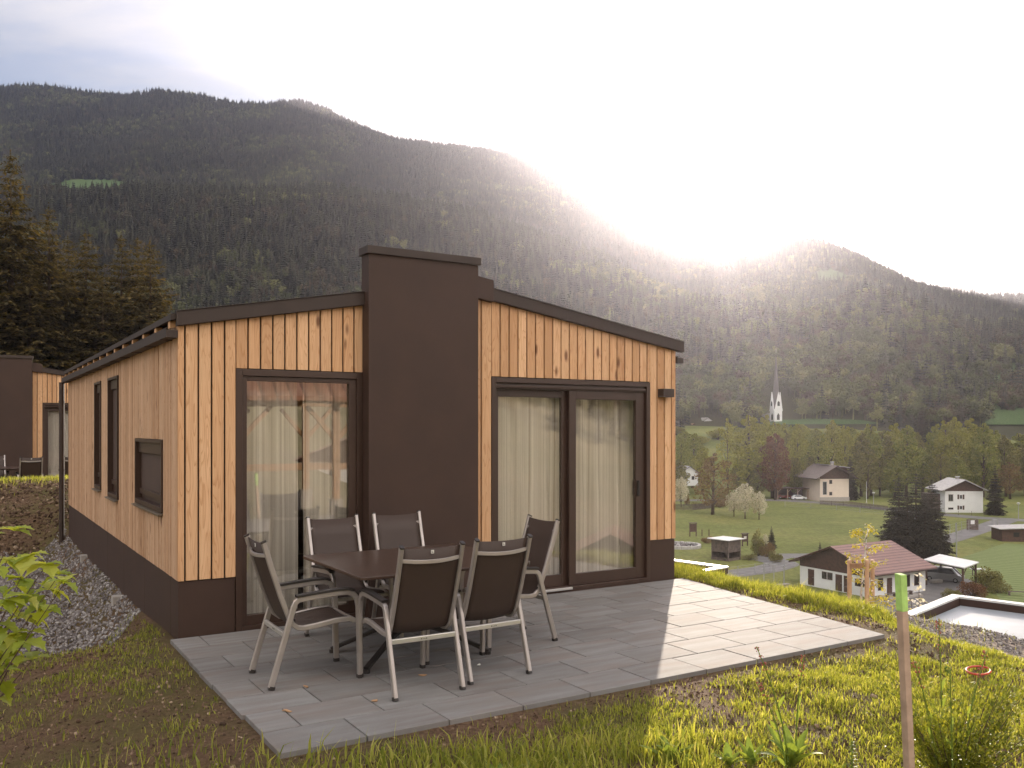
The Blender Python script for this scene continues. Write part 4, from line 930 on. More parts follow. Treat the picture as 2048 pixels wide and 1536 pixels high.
# young birch held by three stakes beyond the crest
by = 17.0; bx = atd(1725, by); bz = gz(bx, by)
t = thing('birch_sapling', 'young white-stemmed birch with sparse yellow leaves tied between stakes', 'tree', (bx, by, bz)); zt_ = zpx(1042, by) - bz
rb = random.Random(5); mbl = MB(); tr = MB()
tr.tube([(0, 0, -.2), (.02, 0, zt_ * .4), (-.02, .02, zt_ * .7), (.10, 0, zt_ * .97)], [.045, .036, .022, .006], 8)
for k in range(38):
    q = rb.uniform(.48, .99); a = rb.uniform(0, 6.28); l = rb.uniform(.3, .8) * (1.25 - q * .5); b = Vector((.05 * q, 0, zt_ * q)); d = Vector((math.cos(a) * (1.3 if math.cos(a) > 0 else .9), math.sin(a), rb.uniform(.1, .7)))
    P = [b + d * l * s_ + Vector((0, 0, -.30 * l * s_ * s_)) for s_ in (0, .35, .7, 1)]; tr.tube(P, [.010, .007, .004, .002], 5)
    for j in range(17):
        s_ = .2 + .75 * rb.random(); i = min(2, int(s_ * 3)); p = P[i].lerp(P[i + 1], s_ * 3 - i)
        for _ in range(2): leaf_mesh(mbl, p + Vector((rb.uniform(-.05, .05), rb.uniform(-.05, .05), rb.uniform(-.06, .03))), (rb.uniform(-1, 1), rb.uniform(-1, 1), rb.uniform(-.8, .4)), (0, 0, 1), rb.uniform(.045, .075), .02, .1, 2)
tr.build('trunk', M['birch'], t, True); mbl.build('foliage', M['leaf_birch'], t)
for px, Y, lb in ((1699, 17.0, 'left one of the three tree stakes, standing apart'), (1734, 16.6, 'middle tree stake close to the birch stem'), (1745, 17.3, 'right one of the three tree stakes')):
    x = atd(px, Y); z = gz(x, Y); tag(MB().tube([(0, 0, -.2), (0, 0, zpx(1120, Y) - z)], .042, 10).build('tree_stake', M['stake_orange'], None, True, loc=(x, Y, z)), lb, 'stake', 'stakes round the young birch')
x0, x1 = atd(1699, 17.0), atd(1734, 16.7); tag(MB().tube([(x0, 16.96, zpx(1131, 17)), (x1, 16.58, zpx(1131, 16.6))], .02, flat=(.015, .05)).build('cross_bar', M['stake_orange']), 'short wooden rail nailed between the left and middle tree stakes', 'rail')
# blossoming young fruit tree near the flat roof
by = 16.6; bx = atd(1838, by); bz = gz(bx, by); zt_ = zpx(1140, by) - bz
t = thing('blossom_sapling', 'small upright fruit tree in white blossom at the corner of the flat roof', 'tree', (bx, by, bz)); tr, mbl = MB(), MB()
for k, (dx_, top) in enumerate(((0, 1.0), (.12, .84), (-.14, .86), (.20, .7), (-.05, .75), (.05, .8))):
    P = [Vector((dx_ * q * 1.3, .1 * math.sin(k * 2) * q, zt_ * top * q)) for q in np.linspace(0, 1, 6)]; tr.tube(P, [.02 - .016 * q for q in np.linspace(0, 1, 6)], 6)
    for j in range(90):
        q = rb.uniform(.55, 1); p = Vector((dx_ * q * 1.3, .1 * math.sin(k * 2) * q, zt_ * top * q)) + Vector((rb.gauss(0, .05), rb.gauss(0, .05), rb.gauss(0, .03)))
        leaf_mesh(mbl, p, (rb.uniform(-1, 1), rb.uniform(-1, 1), rb.uniform(-.5, 1)), (0, 0, 1), rb.uniform(.05, .09), .032, .1, 2)
tr.build('trunk', M['bark'], t, True); mbl.build('crown', M['blossom'], t)

# flat roofed cabins further down
def flat_cabin(corner, e1, e2, l1, l2, zr, label):
    t = thing('flat_roof_cabin', label, 'cabin', (corner[0], corner[1], zr - 3.2)); e1 = Vector((*e1, 0)).normalized(); e2 = Vector((*e2, 0)).normalized()
    def quad(a0, a1, b0, b1, z0, z1): 
        c = [e1 * a0 + e2 * b0, e1 * a1 + e2 * b0, e1 * a1 + e2 * b1, e1 * a0 + e2 * b1]
        if e1.cross(e2).z < 0: c = c[::-1]
        return MB().hexa([p + Vector((0, 0, z0)) for p in c], [p + Vector((0, 0, z1)) for p in c])
    quad(0.02, l1 - .02, .02, l2 - .02, -2.6, 3.05).build('wall', M['panel'], t)
    quad(.2, l1 - .2, .2, l2 - .2, 3.051, 3.075).build('roof', M['roof_membrane'], t)
    for a in ((0, l1, 0, .16), (0, l1, l2 - .16, l2), (0, .16, .161, l2 - .161), (l1 - .16, l1, .161, l2 - .161)):
        p = quad(*a, 3.0505, 3.20).build('parapet', M['panel'], t); a2 = (a[0] - .01, a[1] + .01, a[2] - .01, a[3] + .01) if a[1] - a[0] > 1 else (a[0] - .01, a[1] + .01, a[2] + .009, a[3] - .009)
        quad(*a2, 3.2005, 3.235).build('coping', M['white_metal'], p)
    return t
M['roof_membrane'] = plain('pale roof membrane', (0.28, 0.305, 0.33), 0.5, 0, 0.22, 0.7)
flat_cabin((8.37, 16.85), (-.70, -.714), (.714, -.70), 4.6, 5.6, -1.5, 'flat pale roof with raised edge just below the terrace path')
flat_cabin((5.7, 23.4), (-.68, .73), (-.73, -.68), 5.5, 5.0, -2.0, 'flat pale roof with raised edge showing beyond the cabin corner')

# ------------------------------------------------------------------ valley roads and fields
D = CAM_H - ZV
def vp(px, py): return at(px, py, ZV)
strip('road', [vp(1200, 1002), vp(1360, 1001), vp(1480, 1000), vp(1570, 1001), vp(1660, 1007), vp(1770, 1018), vp(1880, 1029), vp(1960, 1036), vp(2048, 1041), vp(2200, 1050)], 6.0, M['asphalt'], .06, n=120)
strip('side_road', [vp(2010, 1041), vp(1985, 1050), vp(1950, 1062), vp(1900, 1078), vp(1850, 1091), vp(1790, 1101), vp(1700, 1108), vp(1620, 1112), vp(1560, 1112), vp(1530, 1118), vp(1570, 1128), vp(1530, 1140), vp(1450, 1150), vp(1370, 1158), vp(1250, 1170)], 5.0, M['asphalt'], .05, n=160)
yd = [vp(1840, 1172), vp(1862, 1152), vp(1960, 1160), vp(1950, 1185), vp(1915, 1210), vp(1850, 1230), vp(1740, 1222), vp(1750, 1200)]
tag(MB().add([(x, y, ZV + .03) for x, y in yd], [tuple(range(len(yd)))[::-1]]).build('yard', M['asphalt']), kind='structure')
pt = [vp(2300, 1100), vp(2010, 1087), vp(1930, 1113), vp(1890, 1135), vp(1990, 1185), vp(2010, 1215), vp(2300, 1240)]
tag(MB().add([(x, y, ZV + .04) for x, y in pt], [tuple(range(len(pt)))]).build('lawn', M['lawn']), kind='structure')

# ------------------------------------------------------------------ houses
def local(a, b):      # frame from point a towards b (world xy): angle
    return math.atan2(b[1] - a[1], b[0] - a[0])
def opening(mb, face, c, z0, w, h, e=.03):
    """a slab on the gable face ('g', y=0) or the long face ('s', x=w)."""
    return mb
def house(name, label, cat, o, ang, w, l, zb_, wall_h, roof_h, over, mats, gable=True, front=(), right=(), chimney=None, gable_low=0.0, plinth=0.0, extra_roof=None):
    """gable front along local x (0..w) at y=0, depth l."""
    t = thing(name, label, cat, (o[0], o[1], zb_), ang); wm, gm, rm = mats
    MB().box(0, w, 0, l, -.6, wall_h).build('wall', wm, t)
    for y0, y1 in ((-.04, .04), (l - .04, l + .04)):
        k = gable_low; q = k / roof_h * (w / 2 + over) if k else 0
        mb = MB(); mb.prism([(-over * .0 + .0, y0, wall_h - gable_low + .001), (w, y0, wall_h - gable_low + .001), (w, y0, wall_h + over * roof_h / (w / 2 + over)), (w / 2, y0, wall_h + roof_h), (0, y0, wall_h + over * roof_h / (w / 2 + over))], (0, y1 - y0, 0)); mb.build('gable_board', gm, t)
    for s in (0, 1):
        xa, xb = (-over, w / 2) if s == 0 else (w + over, w / 2)
        pts = [(xa, -over, wall_h), (xb, -over, wall_h + roof_h), (xb, -over, wall_h + roof_h + .16), (xa, -over, wall_h + .16)]
        MB().prism(pts if s == 0 else pts[::-1], (0, l + 2 * over, 0)).build('roof', rm, t)
        MB().prism([(p[0], -over - .03, p[2] - .02) for p in (pts if s == 0 else pts[::-1])], (0, .028, 0)).build('verge_board', M['brown_wood'] if name != 'white_house' else M['roof_grey'], t)
        MB().tube([(xa + (-.06 if s == 0 else .06), -over, wall_h + .02), (xa + (-.06 if s == 0 else .06), l + over, wall_h + .02)], .07, 6).build('gutter', M['metal_dark'], t)
    if chimney:
        cx, cy, cs, ch = chimney; c = MB().box(cx - cs, cx + cs, cy - cs, cy + cs, wall_h, wall_h + roof_h + ch).build('chimney', M['concrete'], t)
        MB().box(cx - cs * 1.3, cx + cs * 1.3, cy - cs * 1.3, cy + cs * 1.3, wall_h + roof_h + ch, wall_h + roof_h + ch + .12).build('chimney_cap', M['white_metal'], c)
    for kind, c, z0, ww, hh in front: _open(t, kind, 'g', c, z0, ww, hh, w)
    for kind, c, z0, ww, hh in right: _open(t, kind, 's', c, z0, ww, hh, w)
    return t
def _open(t, kind, face, c, z0, ww, hh, w):
    def bx(a0, a1, z0_, z1_, d0, d1):
        return MB().box(a0, a1, -d1, -d0, z0_, z1_) if face == 'g' else MB().box(w + d0, w + d1, a0, a1, z0_, z1_)
    if kind == 'door':
        d = bx(c - ww / 2, c + ww / 2, z0, z0 + hh, .001, .05).build('door', M['brown_wood'], t); bx(c + ww * .34, c + ww * .42, z0 + hh * .48, z0 + hh * .52, .051, .09).build('handle', M['galv'], d)
    else:
        fm = {'brown': M['brown_wood'], 'dark': M['brown_wood'], 'shut': M['white_wall'], 'plain': M['roof_grey']}.get(kind, M['white_wall'])
        f = bx(c - ww / 2, c + ww / 2, z0, z0 + hh, .001, .06).build('window', fm, t); e = .09 * min(ww, hh) + .03
        bx(c - ww / 2 + e, c + ww / 2 - e, z0 + e, z0 + hh - e, .061, .07).build('pane', M['dark_glass'], f)
        bx(c - .02, c + .02, z0 + e, z0 + hh - e, .071, .078).build('mullion', fm, f)
        if kind == 'shut':
            for s in (-1, 1): bx(c + s * (ww / 2 + .22) - .2, c + s * (ww / 2 + .22) + .2, z0 - .02, z0 + hh + .02, .001, .05).build('shutter', M['brown_wood'], t)
# clubhouse
A, B_ = vp(1600, 1168), vp(1748, 1197); wd = math.hypot(B_[0] - A[0], B_[1] - A[1])
club = house('clubhouse', 'white single-storey clubhouse with red-brown ribbed roof and dark gable', 'house', A, local(A, B_), wd, 10.0, ZV, 2.95, 2.75, 1.0, (M['white_wall'], M['brown_wood'], M['red_roof']),
    front=[('door', 1.9, .15, 1.0, 2.1), ('brown', 4.1, 1.3, .75, .95), ('brown', 5.0, 1.3, .8, .95), ('door', 6.4, .1, 1.0, 2.1), ('door', 7.7, .1, 1.0, 2.1), ('brown', 9.7, 1.15, 1.6, 1.0)],
    right=[('brown', 1.2, .9, .9, 1.5), ('door', 2.9, .1, .95, 2.2), ('brown', 4.7, .9, .9, 1.5), ('brown', 6.4, .9, .9, 1.5), ('brown', 8.2, .9, .9, 1.5)], gable_low=.45)
MB().box(wd + .02, wd + 2.2, .6, 6.5, -.3, .22).build('porch_step', M['concrete'], club)
MB().tube([(8.6, -.9, 0), (8.6, -.9, 1.05)], .05, 8).build('table_leg', M['brown_wood'], club)
c = thing('standing_table', 'round standing table before the clubhouse gable wall', 'table', (*(Vector((A[0], A[1])) + Matrix.Rotation(local(A, B_), 2) @ Vector((8.7, -1.2))), ZV))
for o in [o for o in bpy.data.objects if o.name.startswith('table_leg')]: o.parent = c; o.name = 'leg'; o.data.transform(Matrix.Translation((-8.6, .9, 0)))
MB().tube([(0, 0, 1.05), (0, 0, 1.12)], .45, 16).build('tabletop', M['grey_wood'], c)
MB().box(-.3, .3, -.3, .3, 0, .06).build('foot', M['concrete'], c)
for k, (dx_, dy_, lb) in enumerate(((1.2, 1.6, 'wooden bench on the clubhouse porch nearest the gable corner'), (1.3, 4.6, 'wooden bench on the clubhouse porch farther from the gable'))):
    p = Vector((A[0], A[1])) + Matrix.Rotation(local(A, B_), 2) @ Vector((wd + dx_, dy_)); b = thing('wooden_bench', lb, 'bench', (p.x, p.y, ZV + .22), local(A, B_), 'porch benches')
    MB().box(-.25, .25, -.9, .9, .42, .48).build('seat', M['grey_wood'], b)
    for y in (-.7, .7): MB().box(-.2, .2, y - .05, y + .05, 0, .419).build('leg', M['grey_wood'], b)
# cream house
yc = F_PX * D / (1003 - HOR); o = (atd(1640, yc), yc); mw = atd(1701, yc) - o[0]; k = yc / F_PX
hc = house('cream_house', 'cream house with dark brown gable and dormer behind the meadow road', 'house', o, R(7), mw, 11, ZV, 45 * k, 26 * k, 14 * k, (M['cream_wall'], M['brown_wood'], M['roof_brown']), chimney=(mw / 2 + .5, 2.4, .35, 1.0),
    front=[('plain', 10 * k, 13 * k, 9 * k, 27 * k), ('dark', 22.5 * k, 35 * k, 6 * k, 8 * k), ('dark', 22.5 * k, 12 * k, 6 * k, 7 * k)], right=[('brown', 2.5, 3.6, 1.4, 1.6), ('brown', 6.5, 3.6, 1.4, 1.6), ('brown', 4.5, .7, 1.6, 1.8)])
mb = MB(); mb.box(mw * .5, mw + 1.0, 3, 8.5, 45 * k + .8, 45 * k + 3.2); mb.build('dormer', M['brown_wood'], hc)
mb = MB(); mb.hexa([(mw * .40, 2.2, 45 * k + 3.9), (mw + 1.6, 2.2, 45 * k + 3.0), (mw + 1.6, 9.2, 45 * k + 3.0), (mw * .40, 9.2, 45 * k + 3.9)], [(mw * .40, 2.2, 45 * k + 4.05), (mw + 1.6, 2.2, 45 * k + 3.2), (mw + 1.6, 9.2, 45 * k + 3.2), (mw * .40, 9.2, 45 * k + 4.05)]); mb.build('dormer_roof', M['roof_grey'], hc)
MB().box(mw + .01, mw + 1.6, 2.5, 9, 2.9, 3.05).build('balcony', M['brown_wood'], hc); MB().box(-.12, mw + .12, -.12, -.045, .0, 1.2).build('plinth', M['concrete'], hc)
# white house
yw = F_PX * D / (1025 - HOR); o = (atd(1890, yw), yw); mw = atd(1963, yw) - o[0]; k = yw / F_PX
hw_ = house('white_house', 'white two-storey house with dark gable and shuttered windows beside the road', 'house', o, R(-5), mw, 9, ZV, 43 * k, 22 * k, 9 * k, (M['white_wall'], M['brown_wood'], M['roof_grey']), chimney=(mw / 2, 4, .35, .6),
    front=[('plain', 11 * k, 22 * k, 10 * k, 15 * k), ('shut', 30.5 * k, 27 * k, 6.5 * k, 9 * k), ('shut', 30.5 * k, 6 * k, 6.5 * k, 8 * k), ('dark', 11 * k, 6 * k, 10 * k, 4 * k)], right=[('brown', 2.5, 3.4, 1.0, 1.3), ('brown', 5.5, 3.4, 1.0, 1.3), ('brown', 2.5, .9, 1.0, 1.3)])
MB().box(-2.8, -.02, 3, 8, -.3, 4.4).build('annex', M['grey_wood'], hw_)
# far houses partly behind the trees
for (px0, px1, pyb, h, rh, Y, mats, lb) in ((1362, 1398, 968, 3.2, 2.2, 275, ('white_wall', 'white_wall', 'roof_grey'), 'low white house half hidden behind trees near the cabin corner'), (1375, 1402, 868, 2.6, 2.4, 430, ('cream_wall', 'brown_wood', 'tile_roof'), 'small house with reddish roof above the left trees'),
        (1409, 1424, 856, 3.5, 1.6, 440, ('white_wall', 'white_wall', 'roof_grey'), 'small white house with grey roof left of the church'), (1428, 1452, 846, 4.5, 4.0, 470, ('white_wall', 'white_wall', 'roof_grey'), 'steep grey-roofed house just left of the church trees'), (1727, 1752, 632, 4.5, 3.0, 760, ('white_wall', 'brown_wood', 'tile_roof'), 'farmhouse alone high on the forested slope')):
    x = atd(px0, Y); w_ = atd(px1, Y) - x; z = zpx(pyb, Y)
    house('far_house', lb, 'house', (x, Y), R(10), w_, 8, z, h, rh, .5, tuple(M[m] for m in mats), front=[('brown', w_ * .3, h * .4, w_ * .16, h * .35), ('brown', w_ * .7, h * .4, w_ * .16, h * .35)])
# church
Yc = 435.0; k = Yc / F_PX; xc = atd(1552, Yc); zc = zpx(866, Yc)
ch = thing('church', 'white gothic church with tall slender spire rising above the trees', 'church', (xc, Yc, zc), R(14)); a = 17 * k / 2
zt0, zt1, ztip = (866 - 822) * k, (866 - 784) * k, (866 - 704) * k
MB().box(-a, a, -a, a, -8, zt0).build('tower', M['white_wall'], ch)
for s, (ux, uy) in enumerate(((0, -1), (1, 0), (0, 1), (-1, 0))):
    n_ = Vector((ux, uy, 0)); tv = Vector((-uy, ux, 0)); p = n_ * (a * .98)
    MB().prism([p - tv * a + Vector((0, 0, zt0)), p + tv * a + Vector((0, 0, zt0)), p + Vector((0, 0, zt1))], n_ * .35).build('gable', M['white_wall'], ch)
    for z0_, w_, h_ in ((zt0 - 4.4, .75, 3.4), (zt0 + 2.4, .65, 2.6)):
        p2 = n_ * (a * .98 + .36 if z0_ > zt0 else a + .02)
        MB().prism([p2 - tv * w_ + Vector((0, 0, z0_)), p2 + tv * w_ + Vector((0, 0, z0_)), p2 + tv * w_ + Vector((0, 0, z0_ + h_ * .65)), p2 + Vector((0, 0, z0_ + h_)), p2 - tv * w_ + Vector((0, 0, z0_ + h_ * .65))], n_ * .05).build('window', M['dark_glass'], ch)
mb = MB(); ring = [(a * .86 * math.cos(R(22.5 + 45 * i)) * 1.08, a * .86 * math.sin(R(22.5 + 45 * i)) * 1.08, zt0 + 1) for i in range(8)]
mb.add(ring + [(0, 0, ztip)], [(i, (i + 1) % 8, 8) for i in range(8)]); sp = mb.build('spire', M['spire'], ch)
MB().tube([(0, 0, ztip - .4), (0, 0, ztip + 1.6)], .09, 6).build('finial', M['alu_bright'], sp)
MB().box(-a * .8, a * .8, a, a + 20, -8, zt0 - 9).build('nave', M['white_wall'], ch)
mb = MB(); mb.prism([(-a, a + .36, zt0 - 9), (a, a + .36, zt0 - 9), (0, a + .36, zt0 - 1)], (0, 20, 0)); mb.build('nave_roof', M['roof_grey'], ch)
MB().hexa([(a, -a * .5, -8), (a + 8, -a * .5, -8), (a + 8, a, -8), (a, a, -8)], [(a, -a * .5, zt0 - 9), (a + 8, -a * .5, zt0 - 13), (a + 8, a, zt0 - 13), (a, a, zt0 - 8)]).build('aisle', M['white_metal'], ch)

# ------------------------------------------------------------------ carports, sheds and small valley objects
def post_roof(name, label, quad_px, zr, base_z, rm, pm, rails=True):
    Q = [at(px, py, zr) for px, py in quad_px]; c = np.mean(Q, axis=0); t = thing(name, label, 'carport', (c[0], c[1], base_z))
    q = [(x - c[0], y - c[1], zr - base_z) for x, y in Q]
    MB().hexa([(x, y, z - .14) for x, y, z in q][::-1] if False else [(x, y, z - .14) for x, y, z in q], q).build('roof', rm, t)
    qi = [Vector(p) * .88 for p in q]
    for p in qi:
        MB().box(p.x - .1, p.x + .1, p.y - .1, p.y + .1, -.3, zr - base_z - .15).build('post', pm, t)
    if rails:
        for i in range(4):
            a_, b_ = qi[i], qi[(i + 1) % 4]; h = zr - base_z
            MB().tube([(a_.x, a_.y, h - .25), (b_.x, b_.y, h - .25)], .1, flat=(.06, .1)).build('beam', pm, t)
            m_ = a_.lerp(b_, .28); MB().tube([(a_.x, a_.y, h - 1.3), (m_.x, m_.y, h - .3)], .06, flat=(.05, .06)).build('brace', pm, t)
            m_ = a_.lerp(b_, .72); MB().tube([(b_.x, b_.y, h - 1.3), (m_.x, m_.y, h - .3)], .06, flat=(.05, .06)).build('brace', pm, t)
    return t
cp = post_roof('carport', 'open timber carport with pale sheet roof beside the clubhouse yard', [(1846, 1119), (1929, 1135), (1958, 1124), (1879, 1108)], ZV + 3.4, ZV, M['white_metal'], M['brown_wood'])
Q = [at(px, py, ZV + 3.2) for px, py in ((1553, 975), (1636, 980), (1634, 974), (1556, 970))]
cp2 = thing('carport', 'long flat-roofed timber carport left of the cream house', 'carport', (*vp(1595, 999), ZV))
ox, oy = vp(1595, 999); k = oy / F_PX
MB().box(-42 * k, 40 * k, -.5, 6, 3.1, 3.35).build('roof', M['brown_wood'], cp2); MB().box(-42 * k, 40 * k, 5.8, 5.95, -.3, 3.09).build('back_wall', M['brown_wood'], cp2)
for dx_ in (-40, -20, 0, 20, 38):
    MB().box(dx_ * k - .12, dx_ * k + .12, -.3, -.06, -.3, 3.09).build('post', M['stake'], cp2); MB().tube([(dx_ * k + .1, -.18, 2.2), (dx_ * k + .9, -.18, 3.05)], .06, flat=(.05, .07)).build('brace', M['stake'], cp2)

def car(label, x, y, z, ang, paint, L=4.2, Wd=1.75, Hh=1.45, van=False, name='parked_car'):
    t = thing(name, label, 'car' if not van else 'van', (x, y, z), ang)
    if van: prof = [(-L/2, .45), (-L/2 + .05, 1.0), (-L/2 + .12, Hh), (L/2 - 1.25, Hh), (L/2 - .55, 1.05), (L/2 - .03, .9), (L/2, .45)]
    else: prof = [(-L/2, .42), (-L/2 + .02, .85), (-L/2 + .25, 1.02), (-L/2 + .75, Hh - .03), (-.2, Hh), (.5, Hh - .12), (1.05, .98), (L/2 - .35, .86), (L/2 - .04, .70), (L/2, .42)]
    secs = [(-1, 0.0), (-.93, .03), (.93, .03), (1, 0.0)]; n = len(prof); vs = []
    for s, grow in secs:
        for (px_, pz) in prof:
            tuck = 1 - .17 * max(0, (pz - .9)) / (Hh - .9)
            vs.append((px_ * (1 if abs(s) < 1 else .985), s * Wd / 2 * tuck, pz * (1 if abs(s) < 1 else .985)))
        vs += [(L/2 - .02, s * Wd / 2, .25), (-L/2 + .02, s * Wd / 2, .25)]
    m = n + 2; fs = [tuple(range(m)), tuple(range(3 * m, 4 * m))[::-1]]
    for i in range(3):
        for j in range(m): fs.append((i*m + j, (i+1)*m + j, (i+1)*m + (j+1) % m, i*m + (j+1) % m))
    MB().add(vs, fs).build('body', paint, t, bevel=.04)
    for s in (-1, 1):
        yy = s * Wd / 2 * .915; e = .012 * s
        win = [(-L/2 + .62, 1.0), (-L/2 + .95, Hh - .12), (-.15, Hh - .10), (.42, Hh - .2), (.92, 1.0)] if not van else [(-L/2 + .4, 1.08), (-L/2 + .4, Hh - .15), (L/2 - 1.4, Hh - .15), (L/2 - .85, 1.08)]
        MB().prism([(a_, yy * 1.005 if b_ < 1.1 else yy * .945 + e, b_) for a_, b_ in win], (0, .035 * s, 0)).build('side_window', M['dark_glass'], t)
        for xx in (-L/2 + .8, L/2 - .85):
            w_ = MB().tube([(xx, s * (Wd/2 - .2), .31), (xx, s * (Wd/2 + .012), .31)], .31, 18).build('wheel', M['tyre'], t)
            MB().tube([(xx, s * (Wd/2 + .0125), .31), (xx, s * (Wd/2 + .025), .31)], .19, 14).build('rim', M['galv'], w_)
        MB().box(L/2 - .12, L/2 + .012, s * Wd * .34 - .15, s * Wd * .34 + .15, .62, .74).build('headlight', M['alu_bright'], t)
    return t
x, y = vp(1598, 1000); car('white hatchback parked before the long carport by the cream house', x, y, ZV + .05, R(-6), M['car_white'])
x, y = vp(1573, 998.5); car('dark red car parked in the long carport beside the white hatchback', x, y + 2.0, ZV + .05, R(-6), M['car_red'])
x, y = vp(1888, 1162); car('grey van parked under the pale roofed timber carport', x, y, ZV + .03, R(-38), M['car_grey'], 4.9, 1.8, 1.9, True, 'parked_van')
x, y = vp(1872, 1166); tag(MB().box(-.9, .9, -.4, .4, 0, .5).build('stone_pile', M['concrete'], None, bevel=.15, loc=(x, y, ZV), rotz=.4), 'pale stone trough beside the carport post', 'trough')
x, y = vp(1955, 1152); b = thing('garden_table', 'small pale table beyond the carport posts', 'table', (x, y, ZV)); MB().box(-.9, .9, -.5, .5, .95, 1.05).build('tabletop', M['white_metal'], b)
for sx_ in (-.7, .7): MB().box(sx_ - .05, sx_ + .05, -.05, .05, 0, .949).build('leg', M['grey_wood'], b)
# kiosk
kx, ky = vp(1452, 1119); k = ky / F_PX
t = thing('garden_kiosk', 'square weathered board kiosk with bright flat roof on the meadow', 'kiosk', (kx, ky, ZV), R(40)); a = 1.55
for sx_ in (-1, 1):
    for sy_ in (-1, 1): MB().box(sx_ * a - .09, sx_ * a + .09, sy_ * a - .09, sy_ * a + .09, -.2, 3.25).build('post', M['grey_wood'], t)
for ang in range(4):
    rm_ = Matrix.Rotation(R(90 * ang), 4, 'Z'); solid = ang in (1, 2)
    mb = MB()
    for j in range(9): mb.box(-a + .1 + j * .33, -a + .41 + j * .33, -a - .04, -a + .02, (0 if solid else 1.35) + random.uniform(-.03, .03), 3.2)
    o_ = mb.build('side_wall', M['grey_wood'], t); o_.data.transform(rm_)
    MB().box(-a, a, -a + .03, -a + .07, 0, .42).build('side_board', M['grey_wood'], t).data.transform(rm_)
MB().hexa([(-2.1, -2.1, 3.30), (2.1, -2.1, 3.30), (2.1, 2.1, 3.30), (-2.1, 2.1, 3.30)], [(-2.1, -2.1, 3.42), (2.1, -2.1, 3.42), (2.1, 2.1, 3.42), (-2.1, 2.1, 3.42)]).build('roof', M['white_metal'], t)
# pond with stone rim
px_, py_ = vp(1362, 1094); t = thing('garden_pond', 'round garden pond with pale stone rim left of the kiosk', 'pond', (px_, py_, ZV))
mb = MB(); n = 40
for i in range(n):
    a0, a1 = 2 * math.pi * i / n, 2 * math.pi * (i + .92) / n; h = .55 + random.uniform(-.05, .05)
    mb.hexa([(3.0 * math.cos(a0), 3.0 * math.sin(a0), -.1), (3.5 * math.cos(a0), 3.5 * math.sin(a0), -.1), (3.5 * math.cos(a1), 3.5 * math.sin(a1), -.1), (3.0 * math.cos(a1), 3.0 * math.sin(a1), -.1)], [(3.0 * math.cos(a0), 3.0 * math.sin(a0), h), (3.5 * math.cos(a0), 3.5 * math.sin(a0), h), (3.5 * math.cos(a1), 3.5 * math.sin(a1), h), (3.0 * math.cos(a1), 3.0 * math.sin(a1), h)])
mb.build('stone_rim', M['roof_grey'], t)
MB().tube([(0, 0, -.1), (0, 0, .3)], 2.98, 32).build('water', M['dark_glass'], t)
rp = np.array([(random.uniform(-2.2, 2.2), random.uniform(-2.2, 2.2), .3) for _ in range(26)]); o_ = scatter_stones('rocks', rp, RNG.uniform(.2, .6, 26), M['stone'], RNG, .8, .1); o_.parent = t
def board(px, py, w_, h_, label, ang=.2):
    x, y = vp(px, py); t = thing('wooden_board', label, 'notice board', (x, y, ZV), ang, 'dark wooden panels on the meadow')
    for s in (-1, 1): MB().box(s * w_ / 2 - .08, s * w_ / 2 + .08, -.08, .08, -.2, h_).build('post', M['brown_wood'], t)
    MB().box(-w_ / 2 + .081, w_ / 2 - .081, -.04, .04, h_ * .35, h_ - .1).build('panel', M['brown_wood'], t); MB().box(-w_ / 2 - .15, w_ / 2 + .15, -.3, .3, h_ + .001, h_ + .1).build('cap', M['grey_wood'], t); return t
board(1386, 1073, 1.3, 2.6, 'tall dark wooden panel with small cap standing behind the pond'); b = board(1490, 1092, 1.2, 2.2, 'dark wooden panel with a pale picture between kiosk and bushes', .5)
MB().box(-.3, .3, -.06, -.041, 1.25, 1.75).build('picture', M['badge'], b)
for px, lb in ((1404, 'short dark post right of the tall wooden panel, left one of two'), (1418, 'short dark post right of the tall wooden panel, right one of two')):
    x, y = vp(px, 1072); tag(MB().tube([(0, 0, -.2), (0, 0, 1.25)], .1, 8).build('post', M['brown_wood'], None, loc=(x, y, ZV)), lb, 'wooden post', 'short posts on the meadow')
# shed at the right edge
x, y = vp(2004, 1083); sh_ = thing('wooden_shed', 'brown wooden shed with low roof at the right edge of the lawn', 'shed', (x, y, ZV), R(-8))
MB().box(0, 9, 0, 5, -.3, 2.3).build('wall', M['brown_wood'], sh_); MB().box(2, 3, -.03, -.001, .9, 1.7).build('window', M['dark_glass'], sh_)
MB().hexa([(-.6, -.6, 2.25), (9.6, -.6, 2.75), (9.6, 5.6, 2.75), (-.6, 5.6, 2.25)], [(-.6, -.6, 2.4), (9.6, -.6, 2.9), (9.6, 5.6, 2.9), (-.6, 5.6, 2.4)]).build('roof', M['roof_grey'], sh_)
x, y = vp(2036, 1192); b = thing('wooden_bench', 'low plank bench by the lawn above the flat roof', 'bench', (x, y, ZV + .05), R(-12)); MB().box(-1.2, 1.2, -.2, .2, .45, .52).build('seat', M['grey_wood'], b)
for s in (-1, 1): MB().box(s - .08, s + .08, -.18, .18, 0, .449).build('leg', M['grey_wood'], b)
